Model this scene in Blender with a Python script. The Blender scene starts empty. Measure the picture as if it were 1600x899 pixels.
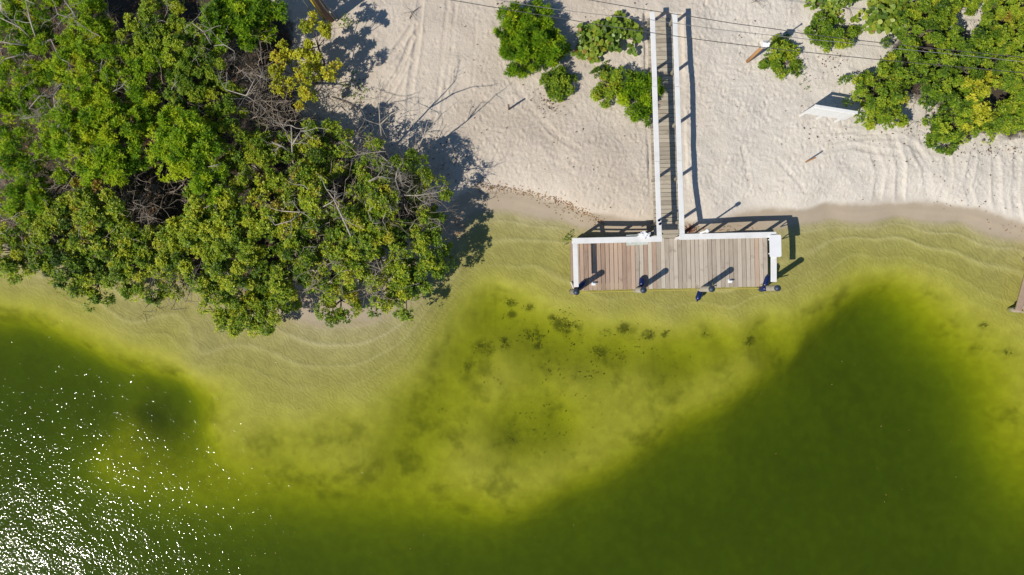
import bpy, bmesh, math, random
import numpy as np
from mathutils import Vector, Matrix

R = math.radians
scene = bpy.context.scene
COL = scene.collection

# ------------------------------------------------------------------ camera
FPX, HC = 1100.0, 26.19          # focal length in photo pixels, flying height (m)
cam_d = bpy.data.cameras.new('camera')
cam = bpy.data.objects.new('camera', cam_d)
COL.objects.link(cam)
cam.location = (0, 0, HC)
cam.rotation_euler = (0, 0, 0)
cam_d.sensor_fit = 'HORIZONTAL'
cam_d.sensor_width = 36.0
cam_d.lens = 36.0 * FPX / 1600.0
cam_d.clip_end = 2000.0
scene.camera = cam

# ------------------------------------------------------------------ light
SUN_EL = R(44.0)
SX, SY = -0.825, -0.565
sn = math.hypot(SX, SY)
SUN = Vector((SX / sn * math.cos(SUN_EL), SY / sn * math.cos(SUN_EL), math.sin(SUN_EL)))
world = bpy.data.worlds.new('World')
scene.world = world
world.use_nodes = True
wn = world.node_tree.nodes
sky = wn.new('ShaderNodeTexSky')
sky.sky_type = 'NISHITA'
sky.sun_disc = False
sky.sun_elevation = SUN_EL
sky.sun_rotation = math.atan2(SX, SY)
sky.air_density = 1.0
sky.dust_density = 0.0
sky.ozone_density = 5.0
wn['Background'].inputs['Strength'].default_value = 0.085
world.node_tree.links.new(sky.outputs[0], wn['Background'].inputs['Color'])
sun_d = bpy.data.lights.new('sun', 'SUN')
sun_d.energy = 4.5
sun_d.angle = R(0.53)
sun_d.color = (1.0, 0.94, 0.84)
sun = bpy.data.objects.new('sun', sun_d)
COL.objects.link(sun)
sun.rotation_euler = SUN.to_track_quat('Z', 'Y').to_euler()
sun.location = (-30, -20, 40)

scene.view_settings.view_transform = 'Standard'
scene.view_settings.look = 'None'
scene.view_settings.gamma = 1.0
scene.view_settings.use_curve_mapping = False
scene.view_settings.exposure = 0.0
scene.render.engine = 'CYCLES'
scene.cycles.max_bounces = 5
scene.cycles.diffuse_bounces = 2
scene.cycles.glossy_bounces = 2
scene.cycles.transparent_max_bounces = 12
scene.cycles.volume_bounces = 0
scene.cycles.use_denoising = True
try:
    scene.cycles.denoiser = 'OPENIMAGEDENOISE'
    scene.cycles.denoising_input_passes = 'RGB_ALBEDO_NORMAL'
except Exception:
    pass

# ------------------------------------------------------------------ helpers
def P(px, py, z=0.0):
    """world point at height z that lies under photo pixel (px, py)"""
    s = (HC - z) / FPX
    return Vector(((px - 800.0) * s, (449.5 - py) * s, z))

S0 = FPX / HC                     # pixels per metre at z = 0

def tag(o, label=None, cat=None, group=None, kind=None):
    if label: o['label'] = label
    if cat: o['category'] = cat
    if group: o['group'] = group
    if kind: o['kind'] = kind
    return o

def empty(name, loc=(0, 0, 0), rz=0.0):
    o = bpy.data.objects.new(name, None)
    o.empty_display_size = 0.2
    o.location = loc
    o.rotation_euler = (0, 0, rz)
    COL.objects.link(o)
    return o

def link(name, me, mat=None, parent=None, loc=(0, 0, 0), rot=(0, 0, 0)):
    o = bpy.data.objects.new(name, me)
    o.location = loc
    o.rotation_euler = rot
    if mat is not None and len(me.materials) == 0:
        me.materials.append(mat)
    COL.objects.link(o)
    if parent is not None:
        o.parent = parent
    return o

def mesh_np(name, v, f, smooth=False, tint=None):
    """v (n,3); f either an (m,k) array of one polygon size, or a list of such arrays"""
    me = bpy.data.meshes.new(name)
    v = np.asarray(v, dtype=np.float32)
    fl = f if isinstance(f, list) else [f]
    fl = [np.asarray(a, dtype=np.int32) for a in fl if len(a)]
    me.vertices.add(len(v))
    me.vertices.foreach_set('co', v.ravel())
    loops = np.concatenate([a.ravel() for a in fl])
    sizes = np.concatenate([np.full(len(a), a.shape[1], dtype=np.int32) for a in fl])
    starts = np.concatenate([[0], np.cumsum(sizes)[:-1]]).astype(np.int32)
    me.loops.add(len(loops))
    me.loops.foreach_set('vertex_index', loops)
    me.polygons.add(len(sizes))
    me.polygons.foreach_set('loop_start', starts)
    me.polygons.foreach_set('loop_total', sizes)
    me.polygons.foreach_set('use_smooth', np.full(len(sizes), bool(smooth), dtype=bool))
    if tint is not None:
        a = me.attributes.new('tint', 'FLOAT', 'POINT')
        a.data.foreach_set('value', np.asarray(tint, dtype=np.float32))
    me.update(calc_edges=True)
    me.validate()
    return me

class MB:
    """collects boxes, tubes and lathes into one mesh"""
    def __init__(s): s.v = []; s.f3 = []; s.f4 = []; s.n = 0
    def add(s, v, f):
        v = np.asarray(v, dtype=np.float32)
        for a in f:
            a = np.asarray(a, dtype=np.int32)
            if len(a) == 0: continue
            (s.f3 if a.shape[1] == 3 else s.f4).append(a + s.n)
        s.v.append(v); s.n += len(v)
    def tube(s, pts, rad, sides=6, cap=True):
        pts = np.asarray([tuple(p) for p in pts], dtype=np.float64)
        n = len(pts)
        rad = np.full(n, rad, dtype=np.float64) if np.isscalar(rad) else np.asarray(rad, dtype=np.float64)
        t = np.gradient(pts, axis=0)
        t /= np.linalg.norm(t, axis=1)[:, None] + 1e-9
        ref = np.array([0, 0, 1.0]) if abs(t[:, 2]).mean() < 0.8 else np.array([1.0, 0, 0])
        a = np.cross(t, ref); a /= np.linalg.norm(a, axis=1)[:, None] + 1e-9
        b = np.cross(t, a)
        ang = np.arange(sides) * 2 * math.pi / sides
        ring = pts[:, None, :] + rad[:, None, None] * (np.cos(ang)[None, :, None] * a[:, None, :] + np.sin(ang)[None, :, None] * b[:, None, :])
        v = ring.reshape(-1, 3)
        i = np.arange(n - 1)[:, None] * sides; j = np.arange(sides)[None, :]
        q = np.stack([i + j, i + (j + 1) % sides, i + sides + (j + 1) % sides, i + sides + j], -1).reshape(-1, 4)
        f = [q]
        if cap:
            c0, c1 = len(v), len(v) + 1
            v = np.vstack([v, pts[0], pts[-1]])
            jj = np.arange(sides)
            f.append(np.stack([np.full(sides, c0), (jj + 1) % sides, jj], -1))
            o = (n - 1) * sides
            f.append(np.stack([np.full(sides, c1), o + jj, o + (jj + 1) % sides], -1))
        s.add(v, f)
    def box(s, c, size, rz=0.0, axes=None):
        hx, hy, hz = [d / 2 for d in size]
        v = np.array([(x, y, z) for z in (-hz, hz) for x, y in ((-hx, -hy), (hx, -hy), (hx, hy), (-hx, hy))])
        if axes is not None:
            v = v @ np.asarray(axes)
        elif rz:
            co, si = math.cos(rz), math.sin(rz)
            v = v @ np.array([[co, si, 0], [-si, co, 0], [0, 0, 1]])
        v = v + np.asarray(tuple(c))
        s.add(v, [np.array([(3, 2, 1, 0), (4, 5, 6, 7), (0, 1, 5, 4), (1, 2, 6, 5), (2, 3, 7, 6), (3, 0, 4, 7)])])
    def mesh(s, name, smooth=False):
        f = []
        if s.f4: f.append(np.concatenate(s.f4))
        if s.f3: f.append(np.concatenate(s.f3))
        return mesh_np(name, np.concatenate(s.v), f, smooth)
    def build(s, name, mat, parent=None, smooth=False, loc=(0, 0, 0), rot=(0, 0, 0)):
        return link(name, s.mesh(name, smooth), mat, parent, loc, rot)

def bev_box(name, size, bevel=0.006, taper=0.0):
    bm = bmesh.new()
    bmesh.ops.create_cube(bm, size=1.0)
    bmesh.ops.scale(bm, vec=size, verts=bm.verts)
    bmesh.ops.bevel(bm, geom=list(bm.edges), offset=bevel, segments=1, affect='EDGES')
    me = bpy.data.meshes.new(name)
    bm.to_mesh(me); bm.free()
    return me

# ------------------------------------------------------------------ materials
def new_mat(name):
    m = bpy.data.materials.new(name)
    m.use_nodes = True
    nt = m.node_tree
    nt.nodes.clear()
    out = nt.nodes.new('ShaderNodeOutputMaterial')
    return m, nt, out

def N(nt, t, **kw):
    n = nt.nodes.new(t)
    for k, v in kw.items():
        if k.startswith('i_'):
            n.inputs[k[2:].replace('_', ' ')].default_value = v
        else:
            setattr(n, k, v)
    return n

def L(nt, a, b): nt.links.new(a, b)

def ramp(nt, fac, stops):
    r = nt.nodes.new('ShaderNodeValToRGB')
    e = r.color_ramp.elements
    while len(e) > 1: e.remove(e[-1])
    e[0].position = stops[0][0]; e[0].color = (*stops[0][1], 1)
    for p, c in stops[1:]:
        x = e.new(p); x.color = (*c, 1)
    L(nt, fac, r.inputs[0])
    return r

def mixc(nt, fac, a, b, mode='MIX'):
    m = nt.nodes.new('ShaderNodeMix'); m.data_type = 'RGBA'; m.blend_type = mode
    for sock, val in ((m.inputs[0], fac), (m.inputs[6], a), (m.inputs[7], b)):
        if hasattr(val, 'is_linked'): L(nt, val, sock)
        elif isinstance(val, tuple): sock.default_value = (*val, 1) if len(val) == 3 else val
        else: sock.default_value = val
    return m.outputs[2]

def math_n(nt, op, a, b=None, clamp=False):
    m = nt.nodes.new('ShaderNodeMath'); m.operation = op; m.use_clamp = clamp
    for i, val in enumerate((a, b)):
        if val is None: continue
        if hasattr(val, 'is_linked'): L(nt, val, m.inputs[i])
        else: m.inputs[i].default_value = val
    return m.outputs[0]

def maprange(nt, v, a, b, c=0.0, d=1.0):
    m = nt.nodes.new('ShaderNodeMapRange'); m.interpolation_type = 'SMOOTHSTEP'
    L(nt, v, m.inputs[0])
    for i, x in enumerate((a, b, c, d)): m.inputs[i + 1].default_value = x
    return m.outputs[0]

def noise(nt, vec, scale, detail=4, rough=0.55, dist=0.0):
    n = N(nt, 'ShaderNodeTexNoise')
    n.inputs['Scale'].default_value = scale; n.inputs['Detail'].default_value = detail
    n.inputs['Roughness'].default_value = rough; n.inputs['Distortion'].default_value = dist
    L(nt, vec, n.inputs['Vector'])
    return n.outputs['Fac']

def simple(name, col, rough=0.6, var=0.12, scale=6.0, bump=0.0, spec=0.4, metal=0.0):
    m, nt, out = new_mat(name)
    b = N(nt, 'ShaderNodeBsdfPrincipled')
    tc = N(nt, 'ShaderNodeTexCoord')
    nz = noise(nt, tc.outputs['Object'], scale, 6, 0.65)
    c = mixc(nt, maprange(nt, nz, 0.3, 0.7), tuple(x * (1 - var) for x in col), tuple(min(1, x * (1 + var)) for x in col))
    L(nt, c, b.inputs['Base Color'])
    b.inputs['Roughness'].default_value = rough
    b.inputs['Specular IOR Level'].default_value = spec
    b.inputs['Metallic'].default_value = metal
    if bump:
        bp = N(nt, 'ShaderNodeBump'); bp.inputs['Strength'].default_value = bump; bp.inputs['Distance'].default_value = 0.01
        L(nt, noise(nt, tc.outputs['Object'], scale * 8, 4), bp.inputs['Height']); L(nt, bp.outputs[0], b.inputs['Normal'])
    L(nt, b.outputs[0], out.inputs['Surface'])
    return m

def wood_mat(name, dark, light, axis='Y', stain=(0.12, 0.10, 0.08), green=0.0):
    """weathered board: grain stretched along its length, tone of its own per board"""
    m, nt, out = new_mat(name)
    b = N(nt, 'ShaderNodeBsdfPrincipled')
    tc = N(nt, 'ShaderNodeTexCoord'); oi = N(nt, 'ShaderNodeObjectInfo')
    off = N(nt, 'ShaderNodeVectorMath', operation='MULTIPLY_ADD')
    cmb = N(nt, 'ShaderNodeCombineXYZ')
    for k in range(3): L(nt, oi.outputs['Random'], cmb.inputs[k])
    L(nt, cmb.outputs[0], off.inputs[0]); off.inputs[1].default_value = (57, 91, 33); L(nt, tc.outputs['Object'], off.inputs[2])
    mp = N(nt, 'ShaderNodeMapping')
    mp.inputs['Scale'].default_value = (38, 2.2, 38) if axis == 'Y' else (2.2, 38, 38)
    L(nt, off.outputs[0], mp.inputs['Vector'])
    grain = noise(nt, mp.outputs[0], 1.0, 6, 0.6)
    blot = noise(nt, off.outputs[0], 2.6, 5, 0.6)
    tone = math_n(nt, 'ADD', math_n(nt, 'ADD', math_n(nt, 'MULTIPLY', oi.outputs['Random'], 0.40), 0.18), math_n(nt, 'MULTIPLY', grain, 0.60))
    c = mixc(nt, maprange(nt, tone, 0.12, 0.98), dark, light)
    c = mixc(nt, maprange(nt, blot, 0.56, 0.74, 0, 0.55), c, stain)
    if green:
        c = mixc(nt, maprange(nt, noise(nt, tc.outputs['Object'], 1.3, 3), 0.5, 0.75, 0, green), c, (0.16, 0.17, 0.08))
    L(nt, c, b.inputs['Base Color'])
    b.inputs['Roughness'].default_value = 0.85; b.inputs['Specular IOR Level'].default_value = 0.2
    bp = N(nt, 'ShaderNodeBump'); bp.inputs['Strength'].default_value = 0.5; bp.inputs['Distance'].default_value = 0.006
    L(nt, grain, bp.inputs['Height']); L(nt, bp.outputs[0], b.inputs['Normal'])
    L(nt, b.outputs[0], out.inputs['Surface'])
    return m

def leaf_mat(name, dark, mid, bright, gloss=0.45, trans=0.35, rough=0.42):
    m, nt, out = new_mat(name)
    at = N(nt, 'ShaderNodeAttribute', attribute_name='tint')
    oi = N(nt, 'ShaderNodeObjectInfo')
    t = math_n(nt, 'ADD', at.outputs['Fac'], math_n(nt, 'MULTIPLY', math_n(nt, 'SUBTRACT', oi.outputs['Random'], 0.5), 0.16), True)
    r = ramp(nt, t, [(0.0, dark), (0.45, mid), (0.82, bright), (0.93, (bright[0] * 1.06, bright[1] * 0.98, bright[2] * 0.9)), (1.0, (0.30, 0.17, 0.035))])
    b = N(nt, 'ShaderNodeBsdfPrincipled')
    L(nt, r.outputs[0], b.inputs['Base Color'])
    b.inputs['Roughness'].default_value = rough
    b.inputs['Specular IOR Level'].default_value = gloss
    tr = N(nt, 'ShaderNodeBsdfTranslucent')
    L(nt, mixc(nt, 1.0, r.outputs[0], (1.35, 1.25, 0.5), 'MULTIPLY'), tr.inputs['Color'])
    ms = N(nt, 'ShaderNodeMixShader'); ms.inputs[0].default_value = trans
    L(nt, b.outputs[0], ms.inputs[1]); L(nt, tr.outputs[0], ms.inputs[2])
    L(nt, ms.outputs[0], out.inputs['Surface'])
    return m

def sand_mat():
    m, nt, out = new_mat('sand')
    b = N(nt, 'ShaderNodeBsdfPrincipled')
    geo = N(nt, 'ShaderNodeNewGeometry')
    pos = geo.outputs['Position']
    sep = N(nt, 'ShaderNodeSeparateXYZ'); L(nt, pos, sep.inputs[0])
    n_big = noise(nt, pos, 0.35, 3, 0.55)
    n_mid = noise(nt, pos, 2.2, 4, 0.62)
    n_fine = noise(nt, pos, 16.0, 3, 0.7)
    dry = mixc(nt, maprange(nt, n_big, 0.35, 0.65), (0.545, 0.465, 0.372), (0.630, 0.550, 0.455))
    # the beach east of the walkway is the whiter sand
    east = maprange(nt, sep.outputs['X'], 3.0, 9.0)
    dry = mixc(nt, east, dry, mixc(nt, n_big, (0.63, 0.57, 0.485), (0.70, 0.645, 0.56)))
    dry = mixc(nt, maprange(nt, n_mid, 0.40, 0.75, 0, 0.35), dry, (0.48, 0.41, 0.33))
    dry = mixc(nt, maprange(nt, n_fine, 0.58, 0.80, 0, 0.35), dry, (0.36, 0.31, 0.25))
    zz = math_n(nt, 'ADD', sep.outputs['Z'], math_n(nt, 'MULTIPLY', math_n(nt, 'SUBTRACT', n_mid, 0.5), 0.10))
    wet = mixc(nt, n_mid, (0.36, 0.295, 0.215), (0.43, 0.355, 0.265))
    bed = mixc(nt, maprange(nt, n_mid, 0.35, 0.68), (0.350, 0.308, 0.180), (0.420, 0.372, 0.222))
    clean = mixc(nt, maprange(nt, n_mid, 0.35, 0.68), (0.46, 0.405, 0.255), (0.545, 0.485, 0.315))
    bed = mixc(nt, maprange(nt, zz, -0.16, -0.36), bed, clean)
    br = N(nt, 'ShaderNodeAttribute', attribute_name='bar')
    bed = mixc(nt, math_n(nt, 'MULTIPLY', br.outputs['Fac'], 0.36, True), bed, (0.66, 0.60, 0.41))      # crests of washed pale sand
    # patches of fine silt and algae film on the bed of the bay
    film = math_n(nt, 'MULTIPLY', maprange(nt, noise(nt, pos, 0.9, 3, 0.6), 0.48, 0.72), math_n(nt, 'MULTIPLY', maprange(nt, sep.outputs['Z'], -0.36, -0.52), maprange(nt, sep.outputs['Z'], -1.2, -0.9)))
    bed = mixc(nt, math_n(nt, 'MULTIPLY', film, 0.60), bed, (0.16, 0.15, 0.06))
    wd_ = N(nt, 'ShaderNodeAttribute', attribute_name='weed')
    wf = maprange(nt, math_n(nt, 'MULTIPLY', wd_.outputs['Fac'], maprange(nt, math_n(nt, 'ADD', n_mid, math_n(nt, 'MULTIPLY', math_n(nt, 'SUBTRACT', n_fine, 0.5), 0.5)), 0.34, 0.62)), 0.08, 0.70, 0, 0.8)
    bed = mixc(nt, wf, bed, (0.075, 0.075, 0.028))
    c = mixc(nt, maprange(nt, zz, 0.155, 0.245), wet, dry)
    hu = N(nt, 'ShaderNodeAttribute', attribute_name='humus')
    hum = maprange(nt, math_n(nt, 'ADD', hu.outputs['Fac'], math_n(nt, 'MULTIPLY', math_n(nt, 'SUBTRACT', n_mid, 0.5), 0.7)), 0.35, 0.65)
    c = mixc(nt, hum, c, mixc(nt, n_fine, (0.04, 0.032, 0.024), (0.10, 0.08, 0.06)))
    c = mixc(nt, maprange(nt, zz, 0.03, -0.08), c, bed)
    L(nt, c, b.inputs['Base Color'])
    b.inputs['Roughness'].default_value = 0.95
    b.inputs['Specular IOR Level'].default_value = 0.1
    # relief: trodden sand above the water, small ripple marks below it
    vor = N(nt, 'ShaderNodeTexVoronoi'); vor.feature = 'F1'
    vor.inputs['Scale'].default_value = 5.5
    wv = N(nt, 'ShaderNodeVectorMath', operation='MULTIPLY_ADD')
    nc = N(nt, 'ShaderNodeTexNoise'); nc.inputs['Scale'].default_value = 2.0; nc.inputs['Detail'].default_value = 1.0; L(nt, pos, nc.inputs['Vector'])
    L(nt, nc.outputs['Color'], wv.inputs[0]); wv.inputs[1].default_value = (0.30, 0.30, 0.0); L(nt, pos, wv.inputs[2])
    L(nt, wv.outputs[0], vor.inputs['Vector'])
    dryness = maprange(nt, sep.outputs['Z'], 0.10, 0.34)
    hgt = math_n(nt, 'MULTIPLY', math_n(nt, 'ADD', math_n(nt, 'MULTIPLY', vor.outputs['Distance'], 0.022), math_n(nt, 'MULTIPLY', n_fine, 0.045)), dryness)
    wave = N(nt, 'ShaderNodeTexWave'); wave.wave_type = 'BANDS'; wave.bands_direction = 'DIAGONAL'
    wave.inputs['Scale'].default_value = 2.3; wave.inputs['Distortion'].default_value = 9.0
    wave.inputs['Detail'].default_value = 1.0; wave.inputs['Detail Scale'].default_value = 1.6
    L(nt, pos, wave.inputs['Vector'])
    under = math_n(nt, 'MULTIPLY', maprange(nt, sep.outputs['Z'], 0.02, -0.06), maprange(nt, sep.outputs['Z'], -0.50, -0.22))
    h2 = math_n(nt, 'MULTIPLY', math_n(nt, 'ADD', math_n(nt, 'MULTIPLY', wave.outputs['Fac'], 0.010), math_n(nt, 'MULTIPLY', n_fine, 0.02)), under)
    bp = N(nt, 'ShaderNodeBump'); bp.inputs['Strength'].default_value = 0.55; bp.inputs['Distance'].default_value = 1.0
    L(nt, math_n(nt, 'ADD', hgt, h2), bp.inputs['Height'])
    L(nt, bp.outputs[0], b.inputs['Normal'])
    L(nt, b.outputs[0], out.inputs['Surface'])
    return m

def water_mat():
    m, nt, out = new_mat('green_water')
    geo = N(nt, 'ShaderNodeNewGeometry')
    mp = N(nt, 'ShaderNodeMapping'); mp.inputs['Rotation'].default_value = (0, 0, R(35)); mp.inputs['Scale'].default_value = (1.0, 1.15, 1.0)
    L(nt, geo.outputs['Position'], mp.inputs['Vector'])
    h = math_n(nt, 'ADD', math_n(nt, 'MULTIPLY', noise(nt, mp.outputs[0], 8.0, 2, 0.5, 0.4), 0.0152), math_n(nt, 'MULTIPLY', noise(nt, mp.outputs[0], 0.9, 1, 0.5), 0.034))
    bp = N(nt, 'ShaderNodeBump'); bp.inputs['Strength'].default_value = 1.0; bp.inputs['Distance'].default_value = 1.0
    L(nt, h, bp.inputs['Height'])
    dt = N(nt, 'ShaderNodeVectorMath', operation='DOT_PRODUCT')
    L(nt, geo.outputs['True Normal'], dt.inputs[0]); L(nt, geo.outputs['Incoming'], dt.inputs[1])
    graz = math_n(nt, 'POWER', math_n(nt, 'SUBTRACT', 1.0, math_n(nt, 'ABSOLUTE', dt.outputs['Value']), True), 5.0)
    frs = math_n(nt, 'ADD', math_n(nt, 'MULTIPLY', graz, 0.98), 0.02)      # Schlick, same from both sides
    gl = N(nt, 'ShaderNodeBsdfGlossy'); gl.inputs['Roughness'].default_value = 0.075
    L(nt, bp.outputs[0], gl.inputs['Normal'])
    tr = N(nt, 'ShaderNodeBsdfTransparent')
    ms = N(nt, 'ShaderNodeMixShader')
    L(nt, frs, ms.inputs[0]); L(nt, tr.outputs[0], ms.inputs[1]); L(nt, gl.outputs[0], ms.inputs[2])
    L(nt, ms.outputs[0], out.inputs['Surface'])
    va = N(nt, 'ShaderNodeVolumeAbsorption')
    # absorption per metre = (1 - colour) * density
    va.inputs['Color'].default_value = (1 - 0.46 / 2.0, 1 - 0.34 / 2.0, 0.0, 1)
    va.inputs['Density'].default_value = 2.0
    vs = N(nt, 'ShaderNodeVolumeScatter')                  # a little silt in suspension
    vs.inputs['Color'].default_value = (0.72, 0.85, 0.38, 1)
    vs.inputs['Density'].default_value = 0.062
    vs.inputs['Anisotropy'].default_value = 0.0
    av = N(nt, 'ShaderNodeAddShader')
    L(nt, va.outputs[0], av.inputs[0]); L(nt, vs.outputs[0], av.inputs[1])
    L(nt, av.outputs[0], out.inputs['Volume'])
    return m

M = {}
M['sand'] = sand_mat()
M['water'] = water_mat()
def paint_mat():
    m, nt, out = new_mat('white_paint')
    b = N(nt, 'ShaderNodeBsdfPrincipled'); tc = N(nt, 'ShaderNodeTexCoord')
    n1 = noise(nt, tc.outputs['Object'], 2.2, 5, 0.6); n2 = noise(nt, tc.outputs['Object'], 22.0, 4, 0.7)
    c = mixc(nt, maprange(nt, n1, 0.40, 0.72, 0, 0.6), (0.80, 0.79, 0.765), (0.66, 0.645, 0.61))
    c = mixc(nt, maprange(nt, n2, 0.66, 0.74, 0, 0.75), c, (0.30, 0.27, 0.22))
    L(nt, c, b.inputs['Base Color']); b.inputs['Roughness'].default_value = 0.6
    L(nt, b.outputs[0], out.inputs['Surface'])
    return m
M['white'] = paint_mat()
M['plastic_white'] = simple('white_plastic', (0.82, 0.82, 0.82), 0.35, 0.03, 3.0)
M['deck_grey'] = wood_mat('deck_wood_grey', (0.26, 0.21, 0.16), (0.585, 0.51, 0.415), 'Y', (0.22, 0.175, 0.13))
M['deck_brown'] = wood_mat('deck_wood_brown', (0.21, 0.135, 0.095), (0.53, 0.395, 0.295), 'Y', (0.16, 0.10, 0.07))
M['walk_wood'] = wood_mat('walkway_wood', (0.24, 0.20, 0.15), (0.50, 0.44, 0.34), 'X', (0.20, 0.16, 0.12), 0.35)
M['beam'] = wood_mat('beam_wood', (0.16, 0.12, 0.09), (0.34, 0.27, 0.20), 'X')
M['piling'] = wood_mat('piling_wood', (0.16, 0.14, 0.11), (0.36, 0.32, 0.25), 'Y', (0.10, 0.09, 0.07), 0.5)
M['post_orange'] = wood_mat('post_wood', (0.28, 0.13, 0.05), (0.46, 0.25, 0.11), 'Y', (0.2, 0.1, 0.05))
M['old_dock'] = wood_mat('old_dock_wood', (0.24, 0.15, 0.09), (0.50, 0.38, 0.28), 'Y', (0.25, 0.13, 0.06))
M['cap_dark'] = simple('piling_cap_plastic', (0.035, 0.05, 0.075), 0.45, 0.2)
M['fender'] = simple('blue_vinyl', (0.006, 0.017, 0.085), 0.3, 0.1, 4.0, 0.0, 0.5)
M['rope_white'] = simple('white_rope', (0.72, 0.68, 0.56), 0.8, 0.15, 30.0)
M['rope_yellow'] = simple('yellow_rope', (0.50, 0.42, 0.08), 0.8, 0.2, 30.0)
M['grey_panel'] = simple('grey_board', (0.50, 0.53, 0.47), 0.5, 0.15, 8.0)
M['cable'] = simple('cable_rubber', (0.075, 0.07, 0.065), 0.7, 0.2)
M['cable_grey'] = simple('cable_grey', (0.20, 0.20, 0.19), 0.6, 0.2)
M['pole'] = wood_mat('pole_wood', (0.10, 0.06, 0.045), (0.22, 0.15, 0.11), 'Y')
M['yellow'] = simple('yellow_plastic', (0.62, 0.46, 0.02), 0.4, 0.1)
M['bark'] = simple('bark', (0.17, 0.135, 0.105), 0.9, 0.3, 9.0, 0.4)
M['deadwood'] = simple('dead_wood', (0.37, 0.325, 0.27), 0.9, 0.25, 7.0, 0.3)
M['deadwood_pink'] = simple('dry_twigs', (0.34, 0.275, 0.21), 0.9, 0.35, 5.0)
M['litter'] = leaf_mat('dry_leaves', (0.05, 0.03, 0.02), (0.15, 0.075, 0.035), (0.30, 0.16, 0.06), 0.2, 0.1, 0.7)
M['wrack'] = leaf_mat('wrack_leaves', (0.16, 0.08, 0.03), (0.34, 0.17, 0.055), (0.46, 0.30, 0.15), 0.2, 0.1, 0.7)
M['weed'] = simple('seaweed', (0.13, 0.125, 0.045), 0.8, 0.3)
M['leaf_mangrove'] = leaf_mat('mangrove_leaves', (0.045, 0.1, 0.009), (0.20, 0.32, 0.017), (0.50, 0.55, 0.032), 0.35, 0.28, 0.42)
M['leaf_tuft'] = leaf_mat('tufted_leaves', (0.048, 0.12, 0.009), (0.215, 0.39, 0.015), (0.48, 0.59, 0.025), 0.2, 0.30, 0.5)
M['leaf_yellow'] = leaf_mat('buttonwood_leaves', (0.2, 0.26, 0.016), (0.42, 0.45, 0.025), (0.66, 0.63, 0.05), 0.3, 0.28, 0.45)
M['leaf_shrub'] = leaf_mat('shrub_leaves', (0.05, 0.11, 0.01), (0.18, 0.3, 0.016), (0.43, 0.5, 0.03), 0.3, 0.28, 0.45)
M['leaf_grape'] = leaf_mat('sea_grape_leaves', (0.085, 0.155, 0.024), (0.19, 0.3, 0.03), (0.36, 0.43, 0.05), 0.4, 0.35, 0.4)

# ------------------------------------------------------------------ terrain: beach and bed of the bay, one sheet
_rs = np.random.RandomState(7)
_tab = _rs.rand(256, 256)
def vnoise(x, y, scale, seed=0):
    x = x * scale + seed * 17.3; y = y * scale + seed * 31.7
    xi = np.floor(x).astype(int); yi = np.floor(y).astype(int)
    fx = x - xi; fy = y - yi
    fx = fx * fx * (3 - 2 * fx); fy = fy * fy * (3 - 2 * fy)
    g = lambda a, b: _tab[a & 255, b & 255]
    return (g(xi, yi) * (1 - fx) * (1 - fy) + g(xi + 1, yi) * fx * (1 - fy) + g(xi, yi + 1) * (1 - fx) * fy + g(xi + 1, yi + 1) * fx * fy) - 0.5

def fbm(x, y, scale, seed=0, octv=4):
    s = 0; a = 1.0
    for k in range(octv):
        s = s + a * vnoise(x, y, scale * 2 ** k, seed + k); a *= 0.5
    return s

cp = []
def pts(z, *xy): cp.extend((x, y, z) for x, y in xy)
# water's edge
pts(0.0, (-60, 375), (0, 380), (120, 398), (250, 418), (330, 440), (410, 452), (470, 494), (540, 496), (600, 484), (645, 452), (690, 395), (722, 350), (740, 327),
    (800, 326), (880, 339), (930, 355), (1000, 366), (1060, 370), (1150, 364), (1240, 346), (1300, 337), (1400, 331), (1500, 341), (1600, 370), (1700, 411))
pts(0.22, (470, 450), (560, 440), (640, 400), (690, 330), (752, 296), (850, 308), (920, 333), (1000, 345), (1100, 348), (1240, 328), (1320, 319), (1400, 316), (1500, 323), (1600, 350), (1700, 385))
pts(0.40, (780, 262), (900, 300), (1000, 318), (1100, 318), (1250, 300), (1400, 290), (1520, 295), (1620, 315))
pts(0.48, (600, 200), (700, 150), (850, 150), (950, 220), (1000, 100), (1040, 250), (1100, 150), (1200, 200), (1350, 200), (1500, 180), (1600, 200))
pts(0.55, (500, 20), (700, 20), (900, 20), (1100, 20), (1300, 20), (1500, 20), (1600, 60), (300, 0), (800, -100), (300, -120), (1300, -120), (1750, -80), (1750, 200), (-150, -100))
pts(0.25, (100, 330), (300, 360), (450, 380), (560, 350), (200, 200), (400, 200), (0, 200), (0, 0), (-150, 200))
# just below the water's edge
pts(-0.12, (0, 425), (150, 448), (290, 478), (400, 530), (480, 556), (560, 552), (640, 512), (690, 450), (735, 385), (790, 362), (870, 372), (930, 392), (1060, 410), (1180, 400), (1260, 378), (1340, 362), (1420, 359), (1500, 370), (1590, 404), (1690, 446))
pts(-0.21, (0, 452), (110, 470), (260, 525), (350, 572), (430, 596), (520, 596), (610, 566), (670, 505), (715, 450), (760, 418), (830, 420), (890, 448), (970, 470), (1060, 478), (1160, 472), (1240, 450), (1310, 418), (1400, 400), (1470, 412), (1540, 450), (1600, 478), (1690, 520))
pts(-0.30, (0, 472), (100, 495), (200, 538), (300, 585), (380, 630), (470, 650), (560, 632), (640, 576), (690, 500), (735, 446), (800, 446), (870, 478), (950, 498), (1050, 508), (1150, 502), (1230, 478), (1300, 444), (1380, 418), (1450, 430), (1520, 470), (1600, 515))
pts(-0.74, (775, 478), (800, 520), (735, 560), (690, 610), (850, 520), (900, 545), (970, 545), (1050, 545), (1080, 575), (840, 660), (800, 672), (880, 665), (640, 660), (600, 740), (660, 720), (1140, 540), (1210, 530))
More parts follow.
